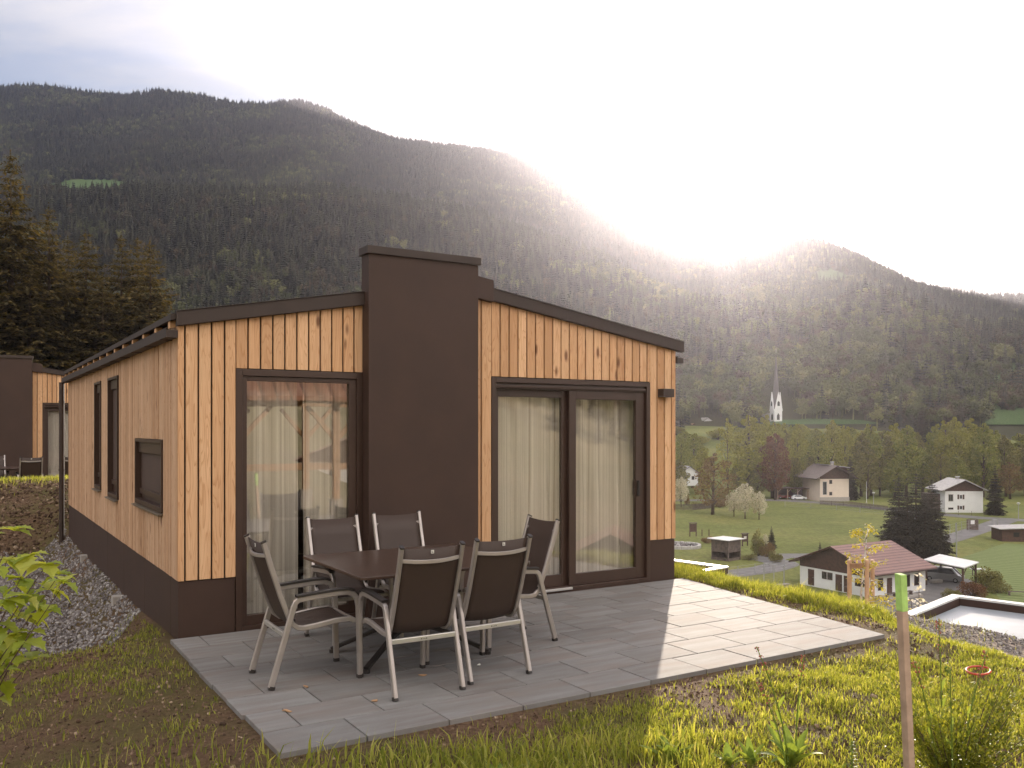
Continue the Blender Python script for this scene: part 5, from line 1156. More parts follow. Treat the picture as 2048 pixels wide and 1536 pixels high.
# metal hanging frame
def mframe(px0, px1, py, h, label):
    (x0, y0), (x1, y1) = vp(px0, py - 6), vp(px1, py); t = thing('pipe_frame', label, 'frame', (x0, y0, ZV)); n = 3
    for i in range(n): q = i / (n - 1); MB().tube([((x1 - x0) * q, (y1 - y0) * q, -.2), ((x1 - x0) * q, (y1 - y0) * q, h)], .07, 8).build('post', M['galv'], t)
    MB().tube([(0, 0, h), (x1 - x0, y1 - y0, h)], .06, 8).build('top_rail', M['galv'], t)
mframe(1528, 1568, 1168, 2.4, 'grey metal pipe frame for drying clothes left of the clubhouse')
x, y = vp(1567, 1175); b = thing('stone_bench', 'low slab bench in the grass left of the clubhouse', 'bench', (x, y, ZV), .4); MB().box(-.9, .9, -.35, .35, .38, .48).build('seat', M['concrete'], b); MB().box(-.6, .6, -.25, .25, 0, .379).build('base', M['concrete'], b)
# poles
for px, pt_, pb, lb in ((1830, 1037, 1116, 'tall bare metal pole left of three beside the dark spruces'), (1872, 1042, 1112, 'tall bare metal pole in the middle of three'), (1913, 1047, 1116, 'tall bare metal pole right of three, before the lawn')):
    x, y = vp(px, pb); h = (pb - pt_) * y / F_PX; t = thing('flag_pole', lb, 'pole', (x, y, ZV), 0, 'metal poles by the lawn'); MB().tube([(0, 0, -.2), (0, 0, h)], [.10, .08], 8).build('shaft', M['galv'], t); MB().tube([(0, 0, h), (0, 0, h + .1)], .11, 8).build('cap', M['galv'], t)
for px, pt_, pb, lb in ((1747, 984, 1012, 'street lamp at the roadside between cream house and dark spruces'), (2037, 1005, 1038, 'street lamp at the roadside right of the white house')):
    x, y = vp(px, pb); h = (pb - pt_) * y / F_PX; t = thing('street_lamp', lb, 'street lamp', (x, y, ZV), 0, 'street lamps along the road'); MB().tube([(0, 0, 0), (0, 0, h - .5)], [.09, .06], 8).build('pole', M['galv'], t)
    MB().tube([(0, 0, h - .5), (0, 0, h - .15), (0, 0, h)], [.12, .42, .1], 10).build('lamp_head', M['white_metal'], t)
x, y = vp(1733, 1006); t = thing('flag_pole', 'slim white pole in the garden right of the cream house', 'pole', (x, y, ZV)); MB().tube([(0, 0, 0), (0, 0, 43 * y / F_PX)], [.09, .06], 8).build('shaft', M['white_metal'], t); MB().box(-.2, .2, -.2, .2, -.1, .15).build('base', M['concrete'], t)
# fences
def fence(label, pts, h, mat, step, pales=False, name='fence'):
    P = [np.array(vp(*p)) for p in pts]; t = thing(name, label, 'fence', (P[0][0], P[0][1], ZV)); o = P[0]
    seg = [np.linalg.norm(b - a) for a, b in zip(P[:-1], P[1:])]; tot = sum(seg); n = int(tot / step) + 1; cum = np.concatenate([[0], np.cumsum(seg)])
    pos = [np.array([np.interp(s, cum, [p[k] for p in P]) for k in (0, 1)]) - o for s in np.linspace(0, tot, n)]
    for p in pos: MB().tube([(p[0], p[1], -.2), (p[0], p[1], h)], .045, 6).build('post', mat, t)
    mb = MB()
    for z in ((.15, .45, .75, 1.0) if not pales else (.35, .85)): mb.tube([(p[0], p[1], z * h * .97) for p in pos], .012 if not pales else .05, 4)
    if pales:
        m_ = int(tot / .22)
        for s in np.linspace(0, tot, m_): p = [np.interp(s, cum, [q[k] for q in P]) - o[k] for k in (0, 1)]; mb.tube([(p[0], p[1] - .06, .08), (p[0], p[1] - .06, h)], .05, 4)
    mb.build('wires' if not pales else 'pickets', mat, t)
fence('wire fence with grey posts along the lane left of the clubhouse', [(1440, 1158), (1500, 1150), (1560, 1141), (1590, 1133)], 1.5, M['galv'], 3.0)
fence('wire fence with thin posts along the far edge of the meadow', [(1570, 1013), (1660, 1019), (1770, 1030)], 1.4, M['galv'], 6.0)
fence('tall wire fence on the meadow beside the bend of the lane', [(1888, 1075), (1920, 1066), (1952, 1060)], 2.2, M['galv'], 3.0)
fence('brown picket fence along the road before the cream house', [(1640, 1010), (1700, 1013), (1775, 1022)], 1.3, M['grey_wood'], 3.0, True)
fence('low wooden fence before the white house', [(1890, 1030), (1940, 1031), (1968, 1031)], 1.1, M['grey_wood'], 2.5)
fence('old board fence behind the orchard at the left end of the meadow', [(1340, 1020), (1385, 1021), (1425, 1017)], 1.6, M['grey_wood'], 3.0, True)
x, y = vp(1945, 1060); t = thing('notice_board', 'small grey notice board with a white sheet by the lane bend', 'sign', (x, y, ZV)); MB().box(-1.2, 1.2, -.05, .05, 0, 2.2).build('panel', M['grey_wood'], t); MB().box(-.4, .4, -.07, -.051, 1.2, 2.0).build('sheet', M['white_wall'], t)
x, y = vp(1986, 1060); t = thing('gate_post', 'grey metal gate frame at the right side of the lane', 'gate', (x, y, ZV)); MB().tube([(0, 0, -.1), (0, 0, 2.2)], .12, 8).build('post', M['galv'], t); MB().tube([(.9, 0, -.1), (.9, 0, 2.2)], .12, 8).build('post', M['galv'], t); MB().tube([(0, 0, 2.15), (.9, 0, 2.15)], .08, 6).build('top_rail', M['galv'], t)

# ------------------------------------------------------------------ trees
def conifer_mesh(rng, h, rad, n_whorl=26, dens=1.0):
    """trunk MB and needle arrays for a spruce with drooping layered boughs."""
    Vn, Fn = [], []; cnt = 0
    tr = MB(); tr.tube([(0, 0, -.5), (0, 0, h * .5), (0, 0, h * .90)], [h * .017, h * .010, .01], 8)
    for w in range(n_whorl):
        q = (w + rng.uniform(-.2, .2)) / n_whorl; q = min(max(q, 0.01), .985); z = h * (.04 + .955 * q); r = rad * (1 - q) ** .82 * rng.uniform(.8, 1.12) + .12
        nb = max(5, int((6 + 4 * (1 - q)) * dens))
        for b in range(nb):
            a = 2 * math.pi * (b + rng.uniform(0, .8)) / nb + w; l = r * rng.uniform(.65, 1.12); ca, sa = math.cos(a), math.sin(a); up = .35 * q - .10
            m = max(4, int(l * 8 * dens)); t = np.linspace(.12, 1, m); zz = z + l * (up * t - .34 * (1 - q * .7) * t ** 2 + .12 * t ** 4)
            cx, cy = ca * l * t, sa * l * t
            for s in range(m):
                wd_ = (.10 + .24 * l * (1 - abs(t[s] - .45))) * .62
                for k in range(5):
                    aa = a + rng.choice((-1, 1)) * rng.uniform(.3, 1.25); ll = wd_ * rng.uniform(.8, 1.7); dr = rng.uniform(-.8, .12) * ll
                    p = np.array([cx[s], cy[s], zz[s]]) + rng.normal(0, .05, 3); tip = p + np.array([math.cos(aa) * ll, math.sin(aa) * ll, dr]); sd_ = np.array([-math.sin(aa), math.cos(aa), rng.uniform(-.5, .5)]) * ll * .23
                    mid = (p + tip) / 2 + np.array([0, 0, .05 * ll])
                    Vn += [p, mid + sd_, tip, mid - sd_]; Fn.append((cnt, cnt + 1, cnt + 2, cnt + 3)); cnt += 4
    for k in range(60):
        z = h * (1 - .10 * rng.random() ** 1.2); r_ = .05 + .14 * (h - z); aa = rng.uniform(0, 6.28); p = np.array([0, 0, z]); tip = p + np.array([math.cos(aa) * r_, math.sin(aa) * r_, rng.uniform(-.3, .5) * r_]); sd_ = np.array([-math.sin(aa), math.cos(aa), .4]) * .05; mid = (p + tip) / 2
        Vn += [p, mid + sd_, tip, mid - sd_]; Fn.append((cnt, cnt + 1, cnt + 2, cnt + 3)); cnt += 4
    for k in range(0):
        z = h * (1 - .012 * k); Vn += [(0, 0, z + .25), (.06 + .035 * k, .02 * k, z - .05), (0, 0, z - .15), (-.06 - .035 * k, -.02 * k, z - .05)]; Fn.append((cnt, cnt + 1, cnt + 2, cnt + 3)); cnt += 4
    return tr, np.array(Vn), np.array(Fn)
def inst_tree(name, proto, label, x, y, z, sc, rot, cat='tree', group=None, sz_=None):
    t = thing(name, label, cat, (x, y, z), rot, group); t.scale = (sc, sc, sz_ or sc)
    for nm, me in proto: o_ = bpy.data.objects.new(nm, me); COL.objects.link(o_); o_.parent = t
    return t
def proto_conifer(seed, h, rad, mat, nw, dens=1.0):
    tr, Vn, Fn = conifer_mesh(np.random.default_rng(seed), h, rad, nw, dens)
    a = tr.build('trunk', M['bark'], None, True); b = npmesh('crown', Vn, Fn, mat, link=False); me = a.data; bpy.data.objects.remove(a); me2 = b.data; bpy.data.objects.remove(b)
    return [('trunk', me), ('crown', me2)]
SPR = [proto_conifer(11, 16, 3.9, M['spruce'], 40, 1.1), proto_conifer(12, 16, 3.4, M['spruce'], 38, 1.1), proto_conifer(13, 16, 4.3, M['spruce'], 36, 1.1)]
for i, (px, pt_, Y, w_, lb) in enumerate(((22, 298, 44, 1.0, 'tallest golden-brown spruce at the left edge'), (98, 405, 46, .95, 'narrow pointed spruce second from the left edge'), (172, 458, 47, .95, 'spruce with a slim tip in the middle of the left group'), (136, 470, 49, .9, 'shorter spruce behind the middle of the left group'),
        (243, 465, 48, .95, 'spruce left of the group of close tips'), (276, 470, 49, .9, 'spruce in the middle of the close tips'), (301, 478, 46, 1.05, 'rightmost spruce above the cabin eave'), (-40, 380, 45, 1.0, 'spruce cut off by the left edge of the photo'), (205, 545, 45, 1.0, 'low spruce filling the gap between the tips'), (60, 520, 43, 1.1, 'low spruce under the tallest one'))):
    x = atd(px, Y); z = gz(x, Y); h = zpx(pt_, Y) - z; inst_tree('spruce_tree', SPR[i % 3], lb, x, Y, z, w_ * (h / 16) ** .5, i * 1.7, group='spruces behind the far cabin', sz_=h / 16)
SPD = [proto_conifer(21, 12, 3.0, M['spruce_dark'], 32, 1.2), proto_conifer(22, 12, 2.7, M['spruce_dark'], 30, 1.2)]
for i, (px, pt_, pb, w_, lb) in enumerate(((1798, 952, 1112, 1.15, 'dark spruce at the left of the thick cluster behind the clubhouse'), (1832, 944, 1114, 1.1, 'dark spruce in the middle of the thick cluster behind the clubhouse'), (1864, 956, 1111, 1.05, 'dark spruce at the right of the thick cluster behind the clubhouse'), (1815, 980, 1118, 1.1, 'shorter dark spruce in front of the thick cluster'), (1850, 985, 1118, 1.05, 'shorter dark spruce right in front of the thick cluster'),
        (1543, 1052, 1098, 1.0, 'small single spruce beside the meadow bushes'), (1844, 802, 905, 1.0, 'dark pointed conifer standing above the leafy treetops'), (1920, 805, 905, 1.35, 'broad dark conifer above the leafy treetops on the right'), (1700, 910, 1000, .8, 'dark conifer close right of the cream house'), (1990, 930, 1030, .9, 'dark conifer right of the white house'), (1640, 1082, 1112, .7, 'little conifer behind the clubhouse roof'))):
    d = F_PX * D / (pb - HOR) if pb > 920 else 330.0; z = ZV if pb > 920 else gz(atd(px, d), d)
    x = atd(px, d); h = zpx(pt_, d) - z; inst_tree('dark_spruce', SPD[i % 2], lb, x, d, z, w_ * h / 12, i * 2.1, group='dark conifers in the valley', sz_=h / 12)

def leafy_mesh(rng, h, w, nleaf, leaf, shape=0.5, limbs=14, low=.18):
    tr = MB(); lean = rng.uniform(-.03, .03) * h
    tr.tube([(0, 0, -.5), (lean * .3, 0, h * .25), (lean, 0, h * .6), (lean, 0, h * .9)], [h * .022, h * .017, h * .009, h * .003], 8)
    C = []
    for k in range(limbs):
        q = low + (1 - low) * (k + rng.uniform(.2, .8)) / limbs; z = h * q
        env = w * (math.sin(math.pi * min(1, (q - low) / (1 - low) * .86 + .12)) ** .7) * (1.0 if q < .7 else .95); a = k * 2.4 + rng.uniform(-.4, .4); r = env * rng.uniform(.35, .72)
        c = np.array([lean + r * math.cos(a), r * math.sin(a), z]); C.append((c, env * rng.uniform(.34, .5)))
        z0 = max(h * .15, z - r * 1.1); tr.tube([(lean * .6, 0, z0), (c[0] * .5 + lean * .3, c[1] * .5, (z0 + z) / 2 + .05 * h), tuple(c)], [h * .007, h * .004, h * .0015], 5)
    Vs = []; per = nleaf // len(C)
    for c, r in C:
        n = per; d = rng.normal(size=(n, 3)); d /= np.linalg.norm(d, axis=1)[:, None]; rr = r * rng.uniform(.35, 1.12, n) ** .7
        p = c + d * rr[:, None] * np.array([1, 1, .9]); Rm = rot_rand(n, rng); s_ = leaf * rng.uniform(.6, 1.25, n)
        q4 = np.array([(-1, 0, 0), (0, -.55, .1), (1, 0, 0), (0, .55, .1)]); Vs.append(p[:, None, :] + np.einsum('nij,kj->nki', Rm, q4) * s_[:, None, None])
    Vn = np.concatenate(Vs).reshape(-1, 3); Fn = np.arange(len(Vn)).reshape(-1, 4); return tr, Vn, Fn
def proto_leafy(seed, h, w, n, leaf, **k):
    tr, Vn, Fn = leafy_mesh(np.random.default_rng(seed), h, w, n, leaf, **k)
    a = tr.build('trunk', M['bark'], None, True); b = npmesh('crown', Vn, Fn, M['crown_green'], link=False); r = (a.data, b.data); bpy.data.objects.remove(a); bpy.data.objects.remove(b); return r
LP = [proto_leafy(31, 16, 4.2, 5200, .30, limbs=22), proto_leafy(32, 16, 3.2, 4600, .28, limbs=24), proto_leafy(33, 16, 5.2, 5600, .30, limbs=24), proto_leafy(34, 16, 4.6, 2600, .26, limbs=18), proto_leafy(35, 16, 7.2, 4200, .34, limbs=16, low=.28)]
_cache = {}
def leafy(i, col):
    if (i, col) not in _cache:
        a, b = LP[i]; b2 = b.copy(); b2.materials[0] = M['crown_' + col]; _cache[(i, col)] = [('trunk', a), ('crown', b2)]
    return _cache[(i, col)]
rt = random.Random(9)
def put_tree(px, pt_, Y, i, col, label, wpx, group, z=None):
    x = atd(px, Y); z = gz(x, Y) if z is None else z; h = zpx(pt_, Y) - z; base_w = (4.2, 3.2, 5.2, 4.6, 7.2)[i] * 2
    return inst_tree('leafy_tree', leafy(i, col), label, x, Y, z, wpx * Y / F_PX / base_w, rt.uniform(0, 6.28), group=group, sz_=h / 16)
G = 'spring trees in the belt behind the houses'
for a in ((1494, 832, 262, 1, 'yellow', 'tall yellow-green tree left of the church with a straight trunk', 78), (1550, 868, 258, 2, 'red', 'reddish-brown budding tree between the church and the carport', 74), (1456, 838, 285, 3, 'yellow', 'light birch-like tree with pale trunk left of the tall yellow-green one', 52),
          (1528, 832, 300, 0, 'yellow', 'yellow-green tree top directly below the church tower', 62), (1575, 862, 290, 3, 'olive', 'thin airy tree right of the reddish one', 55), (1598, 850, 280, 0, 'yellow', 'rounded yellow-green treetop right below the church nave', 52), (1640, 872, 268, 1, 'green', 'green tree rising left behind the cream house gable', 62), (1662, 842, 285, 0, 'yellow', 'rounded pale treetop above the cream house roof', 62), (1690, 852, 290, 2, 'yellow', 'pale treetop above the right half of the cream house', 50),
          (1425, 908, 215, 3, 'brown', 'orange-brown budding tree standing alone before the belt', 98), (1385, 868, 300, 0, 'green', 'green treetop near the cabin corner', 70), (1362, 880, 290, 2, 'green', 'green tree right beside the cabin corner', 60), (1405, 898, 280, 0, 'yellow', 'pale tree between cabin corner and orange-brown tree', 60)):
    put_tree(*a[:4], a[4], a[5], a[6], G)
for px, pt_, Y_, i, col, w_ in ((1372, 862, 350, 0, 'green', 60), (1398, 872, 370, 2, 'yellow', 50), (1436, 858, 380, 0, 'yellow', 54), (1470, 852, 360, 2, 'green', 56), (1512, 846, 390, 0, 'yellow', 46), (1548, 846, 330, 1, 'yellow', 50), (1563, 848, 305, 0, 'yellow', 54), (1584, 852, 310, 2, 'green', 46), (1540, 852, 312, 2, 'green', 44), (1572, 850, 380, 0, 'green', 44), (1600, 848, 370, 2, 'yellow', 48), (1630, 858, 350, 0, 'green', 56), (1668, 850, 380, 1, 'yellow', 50), (1702, 856, 360, 0, 'green', 60), (1726, 862, 340, 2, 'yellow', 56), (1352, 852, 390, 0, 'olive', 50)):
    put_tree(px, pt_, Y_, i, col, {'yellow': 'pale yellow-green tree at the back of the belt, towards the church meadow', 'green': 'mid green tree at the back of the belt, towards the church meadow', 'olive': 'olive tree at the back of the belt close to the cabin corner'}[col], w_, G + ', back row ' + col)
xs = [(1722, 868, 1, 'olive', 60), (1742, 850, 0, 'green', 70), (1765, 862, 2, 'olive', 66), (1785, 848, 0, 'yellow', 66), (1812, 852, 1, 'green', 62), (1832, 866, 2, 'olive', 64), (1868, 850, 0, 'green', 64), (1890, 842, 1, 'yellow', 62), (1912, 836, 0, 'yellow', 66), (1938, 838, 1, 'yellow', 66), (1966, 848, 0, 'green', 70), (1990, 862, 2, 'green', 66), (2012, 872, 0, 'olive', 66), (2035, 868, 1, 'green', 66), (2062, 880, 2, 'olive', 72), (2090, 870, 0, 'green', 70),
      (1735, 905, 3, 'olive', 60), (1760, 915, 2, 'olive', 60), (1790, 920, 0, 'green', 60), (1880, 905, 3, 'olive', 62), (1985, 915, 2, 'olive', 66), (2020, 925, 3, 'brown', 66), (2050, 915, 0, 'olive', 66), (1620, 905, 3, 'olive', 50), (1588, 915, 2, 'olive', 50), (1478, 925, 0, 'olive', 56), (1515, 930, 2, 'olive', 52), (1955, 900, 1, 'green', 60), (1915, 910, 0, 'green', 60), (1845, 895, 1, 'green', 60), (1352, 920, 0, 'olive', 60)]
for px, pt_, i, col, w_ in xs:
    put_tree(px, pt_, rt.uniform(260, 274) if pt_ > 888 else rt.uniform(268, 300), i, col, {'yellow': 'pale yellow-green tree in the belt behind the houses', 'green': 'mid green leafy tree in the belt behind the houses', 'olive': 'dull olive tree in the belt behind the houses', 'brown': 'brownish budding tree at the right end of the belt'}[col], w_, G + ', ' + col)
for a in ((1490, 968, 205, 4, 'blossom', 'white blossoming fruit tree on the meadow, the larger one', 58), (1518, 984, 203, 4, 'blossom', 'smaller white blossoming fruit tree with leaning trunk at the right', 42), (1468, 985, 210, 4, 'blossom', 'half hidden blossoming fruit tree left of the larger white one', 40), (1362, 955, 235, 4, 'blossom', 'white blossoming tree close to the cabin corner', 42)):
    put_tree(*a[:4], a[4], a[5], a[6], 'blossoming fruit trees', ZV)
# shrubs
def proto_bush(seed, n, leaf):
    rng = np.random.default_rng(seed); tr = MB(); Vs = []
    for k in range(9):
        a = k * 2.4; r = rng.uniform(.15, .75); c = np.array([r * math.cos(a), r * math.sin(a), rng.uniform(.35, .8)]); rad = rng.uniform(.28, .45)
        tr.tube([(0, 0, -.1), tuple(c * .6), tuple(c)], [.03, .02, .008], 5); m = n // 9; d = rng.normal(size=(m, 3)); d /= np.linalg.norm(d, axis=1)[:, None]
        p = c + d * (rad * rng.uniform(.3, 1.15, m) ** .6)[:, None]; p[:, 2] = np.maximum(p[:, 2], .02)
        q4 = np.array([(-1, 0, 0), (0, -.5, .1), (1, 0, 0), (0, .5, .1)]); Vs.append(p[:, None, :] + np.einsum('nij,kj->nki', rot_rand(m, rng), q4) * (leaf * rng.uniform(.6, 1.3, m))[:, None, None])
    Vn = np.concatenate(Vs).reshape(-1, 3); a = tr.build('stems', M['bark']); b = npmesh('foliage', Vn, np.arange(len(Vn)).reshape(-1, 4), M['crown_olive'], link=False); r = (a.data, b.data); bpy.data.objects.remove(a); bpy.data.objects.remove(b); return r
BP = [proto_bush(41, 2400, .06), proto_bush(42, 2400, .05)]
def bush(px, py, wpx, hpx, col, label, i=0, nm='shrub'):
    x, y = vp(px, py); k = y / F_PX; a, b = BP[i]; key = ('b', i, col)
    if key not in _cache: b2 = b.copy(); b2.materials[0] = M['crown_' + col]; _cache[key] = [('stems', a), ('foliage', b2)]
    return inst_tree(nm, _cache[key], label, x, y, ZV, wpx * k / 2.1, rt.uniform(0, 6), cat='shrub', group='shrubs in the valley', sz_=hpx * k / 1.15)
for a in ((1517, 1112, 34, 52, 'olive', 'tall greyish shrub right of the kiosk', 0), (1535, 1114, 36, 34, 'brown', 'brownish shrub between the tall greyish one and the lane', 1), (1552, 1124, 34, 22, 'olive', 'low green shrub beside the lane bend', 0), (1500, 1120, 36, 14, 'olive', 'low hedge-like shrub right of the kiosk foot', 1), (1532, 1092, 14, 28, 'blossom', 'little white blossoming shrub before the small spruce', 1), (1413, 1086, 30, 14, 'brown', 'low reddish shrub right of the pond', 0),
          (1975, 1176, 74, 44, 'olive', 'large dark green shrub right of the carport', 0), (1945, 1192, 66, 34, 'red', 'reddish-brown low shrub above the flat roof', 1), (1998, 1186, 50, 30, 'olive', 'green shrub at the lawn side of the large dark one', 1), (1905, 1196, 46, 20, 'olive', 'low shrub at the yard edge', 0), (1374, 1010, 14, 22, 'brown', 'round brown shrub near the board fence', 0), (1395, 1016, 40, 14, 'olive', 'low shrub by the board fence', 1), (1440, 1014, 50, 18, 'brown', 'thicket under the orange-brown tree', 0)):
    bush(*a)

# ------------------------------------------------------------------ forest on the mountain
def fc_conifer(seed, tiers=13, wide=.17):
    rng = np.random.default_rng(seed); mb = MB(); mb.tube([(0, 0, 0), (0, 0, .95)], [.012, .002], 4)
    for t_ in range(tiers):
        q = (t_ + .3) / tiers; z = .08 + .90 * q; r = wide * (1 - q) ** .85 + .012
        for b in range(9):
            a = 2 * math.pi * (b + rng.uniform(0, .8)) / 9 + t_; l = r * rng.uniform(.6, 1.25); ca, sa = math.cos(a), math.sin(a); w = .30 * l + .008; dr = .32 * l + .012
            mb.add([(0, 0, z + .03), (ca * l * .6 - sa * w, sa * l * .6 + ca * w, z - dr * .4), (ca * l, sa * l, z - dr), (ca * l * .6 + sa * w, sa * l * .6 - ca * w, z - dr * .4)], [(0, 1, 2, 3)])
    mb.add([(0, 0, 1.03), (.012, 0, .94), (-.006, .01, .94), (-.006, -.01, .94)], [(0, 1, 2), (0, 2, 3), (0, 3, 1)]); return mb
def fc_leafy(seed):
    rng = np.random.default_rng(seed); mb = MB(); mb.tube([(0, 0, 0), (0, 0, .6)], [.022, .01], 4)
    for k in range(11):
        a = k * 2.4; r = rng.uniform(.02, .24); c = np.array([r * math.cos(a), r * math.sin(a), rng.uniform(.40, .86)]); s_ = rng.uniform(.10, .17)
        for j in range(46):
            d = rng.normal(size=3); d /= np.linalg.norm(d); p = c + d * s_ * rng.uniform(.5, 1.1); u_ = np.cross(d, rng.normal(size=3)); u_ /= np.linalg.norm(u_) + 1e-6; w_ = np.cross(d, u_) + d * rng.uniform(-.5, .5); e = rng.uniform(.022, .04)
            mb.add([tuple(p + u_ * e), tuple(p + w_ * e * .7), tuple(p - u_ * e), tuple(p - w_ * e * .7)], [(0, 1, 2, 3)])
    return mb
def hidden_proto(mb, name, mat):
    o = mb.build(name, mat); COL.objects.unlink(o); return o
protos = [hidden_proto(fc_conifer(51), 'conifer', M['fc_con']), hidden_proto(fc_conifer(52, 15, .14), 'conifer', M['fc_con']), hidden_proto(fc_conifer(53, 11, .20), 'conifer', M['fc_con']), hidden_proto(fc_leafy(54), 'leafy', M['fc_dec']), hidden_proto(fc_leafy(55), 'leafy', M['fc_dec']), hidden_proto(fc_leafy(56), 'budding', M['fc_bare'])]
N = 185000; px = RNG.uniform(-160, 2200, N); Y = np.sqrt(RNG.uniform(415 ** 2, 2080 ** 2, N)); X = (px - 1024) / F_PX * Y
Yr = np.interp(px, RDG[:, 0], RDG[:, 1]); keep = Y < Yr + 45
far_keep = RNG.random(N) < np.clip(1.15 - .3 * (Y > 1100), 0, 1); keep &= far_keep
Z = zg(X, Y); py = HOR - (Z - CAM_H) * F_PX / Y
def blob(cx, cy, rx_, ry_): return ((px - cx) / rx_) ** 2 + ((py - cy) / ry_) ** 2 < 1 + .5 * fbm(px / 30, py / 12, 2)
opened = blob(180, 381, 90, 21) | blob(1700, 636, 75, 9) | blob(1660, 562, 40, 16) | blob(2040, 772, 60, 8) | blob(2030, 850, 60, 16) | blob(1640, 852, 120, 10) | ((np.abs(px - 1740) < 26) & (np.abs(Y - 758) < 18)) | ((np.abs(px - 1560) < 44) & (Y < 475)) | ((np.abs(px - 1415) < 40) & (Y < 448))
keep &= ~opened
nz = fbm(X / 120 + 3, Y / 120, 4); nz2 = fbm(X / 30, Y / 30 + 8, 3)
dens = np.clip(.92 + .8 * nz2, .25, 1); keep &= RNG.random(N) < dens
low = np.clip((py - 480) / 330, 0, 1) * np.clip((px - 900) / 500, .25, 1)
pd = np.clip(.14 + 1.1 * nz + .42 * low + .5 * nz2, .02, .85); pb_ = np.clip(.06 + .12 * low - .2 * nz2, .02, .35)
rr = RNG.random(N); kind = np.where(rr < pd, 3 + RNG.integers(0, 2, N), np.where(rr < pd + pb_, 5, RNG.integers(0, 3, N)))
hgt = np.where(kind >= 3, RNG.uniform(8, 15, N), RNG.uniform(10, 21, N)); wdt = hgt * np.where(kind >= 3, RNG.uniform(.9, 1.4, N), RNG.uniform(1.0, 1.6, N))
# forest on the sunny slope behind the camera, seen in the window panes
nb = 5000; ab = RNG.uniform(R(100), R(260), nb); rb_ = np.sqrt(RNG.uniform(230 ** 2, 800 ** 2, nb)); Xb, Yb = rb_ * np.sin(ab), rb_ * np.cos(ab)
kp = fbm(Xb / 70, Yb / 70 + 2, 3) > -.05
X = np.concatenate([X[keep], Xb[kp]]); Y = np.concatenate([Y[keep], Yb[kp]]); kind = np.concatenate([kind[keep], RNG.integers(0, 6, kp.sum())]); hgt = np.concatenate([hgt[keep], RNG.uniform(10, 20, kp.sum())]); wdt = np.concatenate([wdt[keep], RNG.uniform(9, 18, kp.sum())])
Z = zg(X, Y) - .4; n = len(X)
me = bpy.data.meshes.new('forest'); me.vertices.add(n); me.vertices.foreach_set('co', np.stack([X, Y, Z], -1).astype(np.float32).ravel())
at_ = me.attributes.new('scl', 'FLOAT_VECTOR', 'POINT'); at_.data.foreach_set('vector', np.stack([wdt, wdt, hgt], -1).astype(np.float32).ravel())
at_ = me.attributes.new('rot', 'FLOAT_VECTOR', 'POINT'); at_.data.foreach_set('vector', np.stack([RNG.normal(0, .03, n), RNG.normal(0, .03, n), RNG.uniform(0, 6.28, n)], -1).astype(np.float32).ravel())
at_ = me.attributes.new('kind_index', 'INT', 'POINT'); at_.data.foreach_set('value', kind.astype(np.int32))
fo = bpy.data.objects.new('forest', me); COL.objects.link(fo); tag(fo, 'dense mixed conifer forest covering the mountain slopes', 'forest', kind='stuff')
ng = bpy.data.node_groups.new('forest', 'GeometryNodeTree'); ng.interface.new_socket('Geometry', in_out='INPUT', socket_type='NodeSocketGeometry'); ng.interface.new_socket('Geometry', in_out='OUTPUT', socket_type='NodeSocketGeometry')
gi = ng.nodes.new('NodeGroupInput'); go = ng.nodes.new('NodeGroupOutput'); jn = ng.nodes.new('GeometryNodeJoinGeometry')
def attr(nm, ty): a = ng.nodes.new('GeometryNodeInputNamedAttribute'); a.data_type = ty; a.inputs[0].default_value = nm; return a.outputs[0]
sc_, ro_, ki_ = attr('scl', 'FLOAT_VECTOR'), attr('rot', 'FLOAT_VECTOR'), attr('kind_index', 'INT')
e2r = ng.nodes.new('FunctionNodeEulerToRotation'); ng.links.new(ro_, e2r.inputs[0])
for i, p in enumerate(protos):
    oi = ng.nodes.new('GeometryNodeObjectInfo'); oi.inputs['Object'].default_value = p; oi.inputs['As Instance'].default_value = True
    cmpn = ng.nodes.new('FunctionNodeCompare'); cmpn.data_type = 'INT'; cmpn.operation = 'EQUAL'; ng.links.new(ki_, cmpn.inputs['A'] if False else cmpn.inputs[2]); cmpn.inputs[3].default_value = i
    ip = ng.nodes.new('GeometryNodeInstanceOnPoints'); ng.links.new(gi.outputs[0], ip.inputs['Points']); ng.links.new(cmpn.outputs[0], ip.inputs['Selection']); ng.links.new(oi.outputs['Geometry'], ip.inputs['Instance'])
    ng.links.new(e2r.outputs[0], ip.inputs['Rotation']); ng.links.new(sc_, ip.inputs['Scale']); ng.links.new(ip.outputs[0], jn.inputs[0])
ng.links.new(jn.outputs[0], go.inputs[0]); md = fo.modifiers.new('scatter', 'NODES'); md.node_group = ng
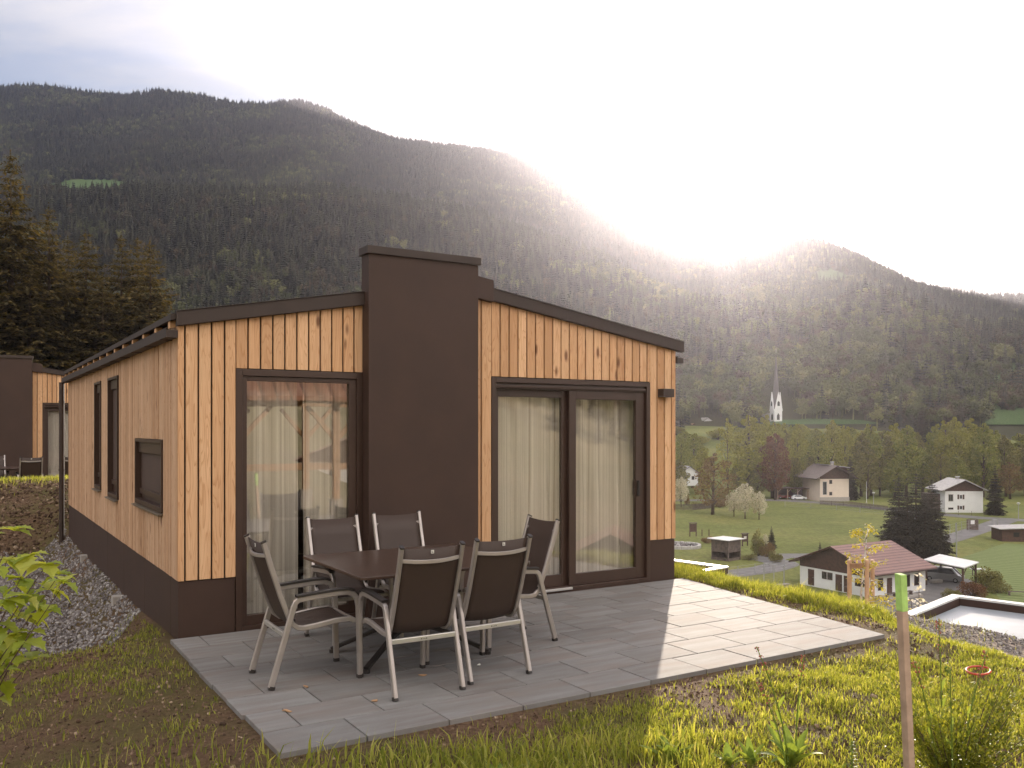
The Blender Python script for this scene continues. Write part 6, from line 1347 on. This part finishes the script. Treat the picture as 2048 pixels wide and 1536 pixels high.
# clearings
for nm, cx, cy, rx_, ry_ in (('clearing', 180, 374, 90, 15), ('clearing', 1700, 636, 80, 11), ('clearing', 1660, 562, 42, 18), ('clearing', 2040, 772, 64, 10), ('clearing', 2030, 850, 64, 18), ('clearing', 1640, 852, 124, 12)):
    A_ = np.linspace(425, 1990, 900); ys = []
    cxs = np.linspace(cx - rx_, cx + rx_, 25); VV, FF = [], []
    for q in cxs:
        zz_ = zg((q - 1024) / F_PX * A_, A_); pp = HOR - (zz_ - CAM_H) * F_PX / A_; hh_ = ry_ * math.sqrt(max(0.02, 1 - ((q - cx) / rx_) ** 2)); ok = np.where(np.abs(pp - cy) < hh_)[0]
        a0, a1 = (A_[ok[0]], A_[ok[-1]]) if len(ok) else (0, 0)
        ys.append((q, a0, a1))
    for q, a0, a1 in ys:
        for y_ in np.linspace(a0, max(a1, a0 + 1), 14): x_ = (q - 1024) / F_PX * y_; VV.append((x_, y_, gz(x_, y_) + .8 if y_ > 10 else -50))
    for i in range(24):
        if ys[i][1] < 10 or ys[i + 1][1] < 10 or abs(ys[i][1] - ys[i+1][1]) > 250: continue
        for j in range(13): a_ = i * 14 + j; FF.append((a_, a_ + 14, a_ + 15, a_ + 1))
    if FF: tag(npmesh(nm, VV, FF, M['hill_meadow'], smooth=True), kind='structure')

# ------------------------------------------------------------------ timber shelter behind the camera, mirrored in the panes
sx_, sy_ = w_from_uv(6.2, -14.5)
t = thing('timber_shelter', 'fresh timber post-and-brace shelter with tiled roof mirrored in the tall window', 'shelter', (sx_, sy_, gz(sx_, sy_) - .02), TH + R(8))
for ix in range(4):
    for iy in range(2):
        X_, Y_ = ix * 2.4 - 4.2, -iy * 4.0
        MB().box(X_ - .09, X_ + .09, Y_ - .09, Y_ + .09, -.5, 2.8).build('post', M['stake_orange'], t); MB().box(X_ - .16, X_ + .16, Y_ - .16, Y_ + .16, -.5, .35).build('foot', M['concrete'], t)
        for s in (-1, 1):
            MB().tube([(X_ + s * .08, Y_, 1.95), (X_ + s * .75, Y_, 2.72)], .05, flat=(.05, .06)).build('brace', M['stake_orange'], t)
for iy in range(2): MB().box(-4.9, 3.7, -iy * 4 - .09, -iy * 4 + .09, 2.801, 3.0).build('beam', M['stake_orange'], t)
MB().box(-4.2, 3.0, -4.06, -3.94, .9, 1.1).build('rail', M['stake_orange'], t)
for s in (0, 1):
    ya = .8 if s == 0 else -4.8; pts = [(-5.2, ya, 2.85), (-5.2, -2, 4.3), (-5.2, -2, 4.42), (-5.2, ya, 2.97)]
    MB().prism(pts if s else pts[::-1], (9.2, 0, 0)).build('roof', M['tile_roof'], t)

strip('back_lane', [w_from_uv(-6, -27), w_from_uv(6, -24), w_from_uv(16, -22), w_from_uv(34, -24), w_from_uv(60, -30)], 6.5, M['gravel_path'], .05, n=60)
for k_, (u_, v_, w_, lb) in enumerate(((18, -75, 11, 'white house on the slope behind the viewer, mirrored in the sliding door'), (42, -85, 12, 'second white house on the slope behind the viewer, farther along the lane'), (66, -70, 10, 'third white house on the slope behind the viewer at the end of the lane'))):
    x, y = w_from_uv(u_, v_); house('hill_house', lb, 'house', (x, y), TH + R(180 + 20 * k_), w_, 9, gz(x, y), 5.2, 3, .8, (M['white_wall'], M['brown_wood'], M['tile_roof']), front=[('brown', 2.5, .9, 1.2, 1.4), ('brown', 5.5, .9, 1.2, 1.4), ('brown', 8.2, .9, 1.2, 1.4), ('brown', 2.5, 3.4, 1.2, 1.3), ('brown', 5.5, 3.4, 1.2, 1.3), ('brown', 8.2, 3.4, 1.2, 1.3)])

# ------------------------------------------------------------------ air
HZ = plain('x', (1, 1, 1)); bpy.data.materials.remove(HZ)
hm = bpy.data.materials.new('haze'); hm.use_nodes = True; hm.node_tree.nodes.clear()
ho = hm.node_tree.nodes.new('ShaderNodeOutputMaterial'); pv = hm.node_tree.nodes.new('ShaderNodeVolumePrincipled'); hm.node_tree.links.new(pv.outputs[0], ho.inputs['Volume'])
pv.inputs['Color'].default_value = (0.88, 0.87, 1.0, 1); pv.inputs['Density'].default_value = 0.00017; pv.inputs['Anisotropy'].default_value = 0.76
tag(MB().box(-2300, 2300, -1600, 3700, -60, 1150).build('haze', hm), 'thin sunlit haze filling the valley air', 'haze', kind='stuff')
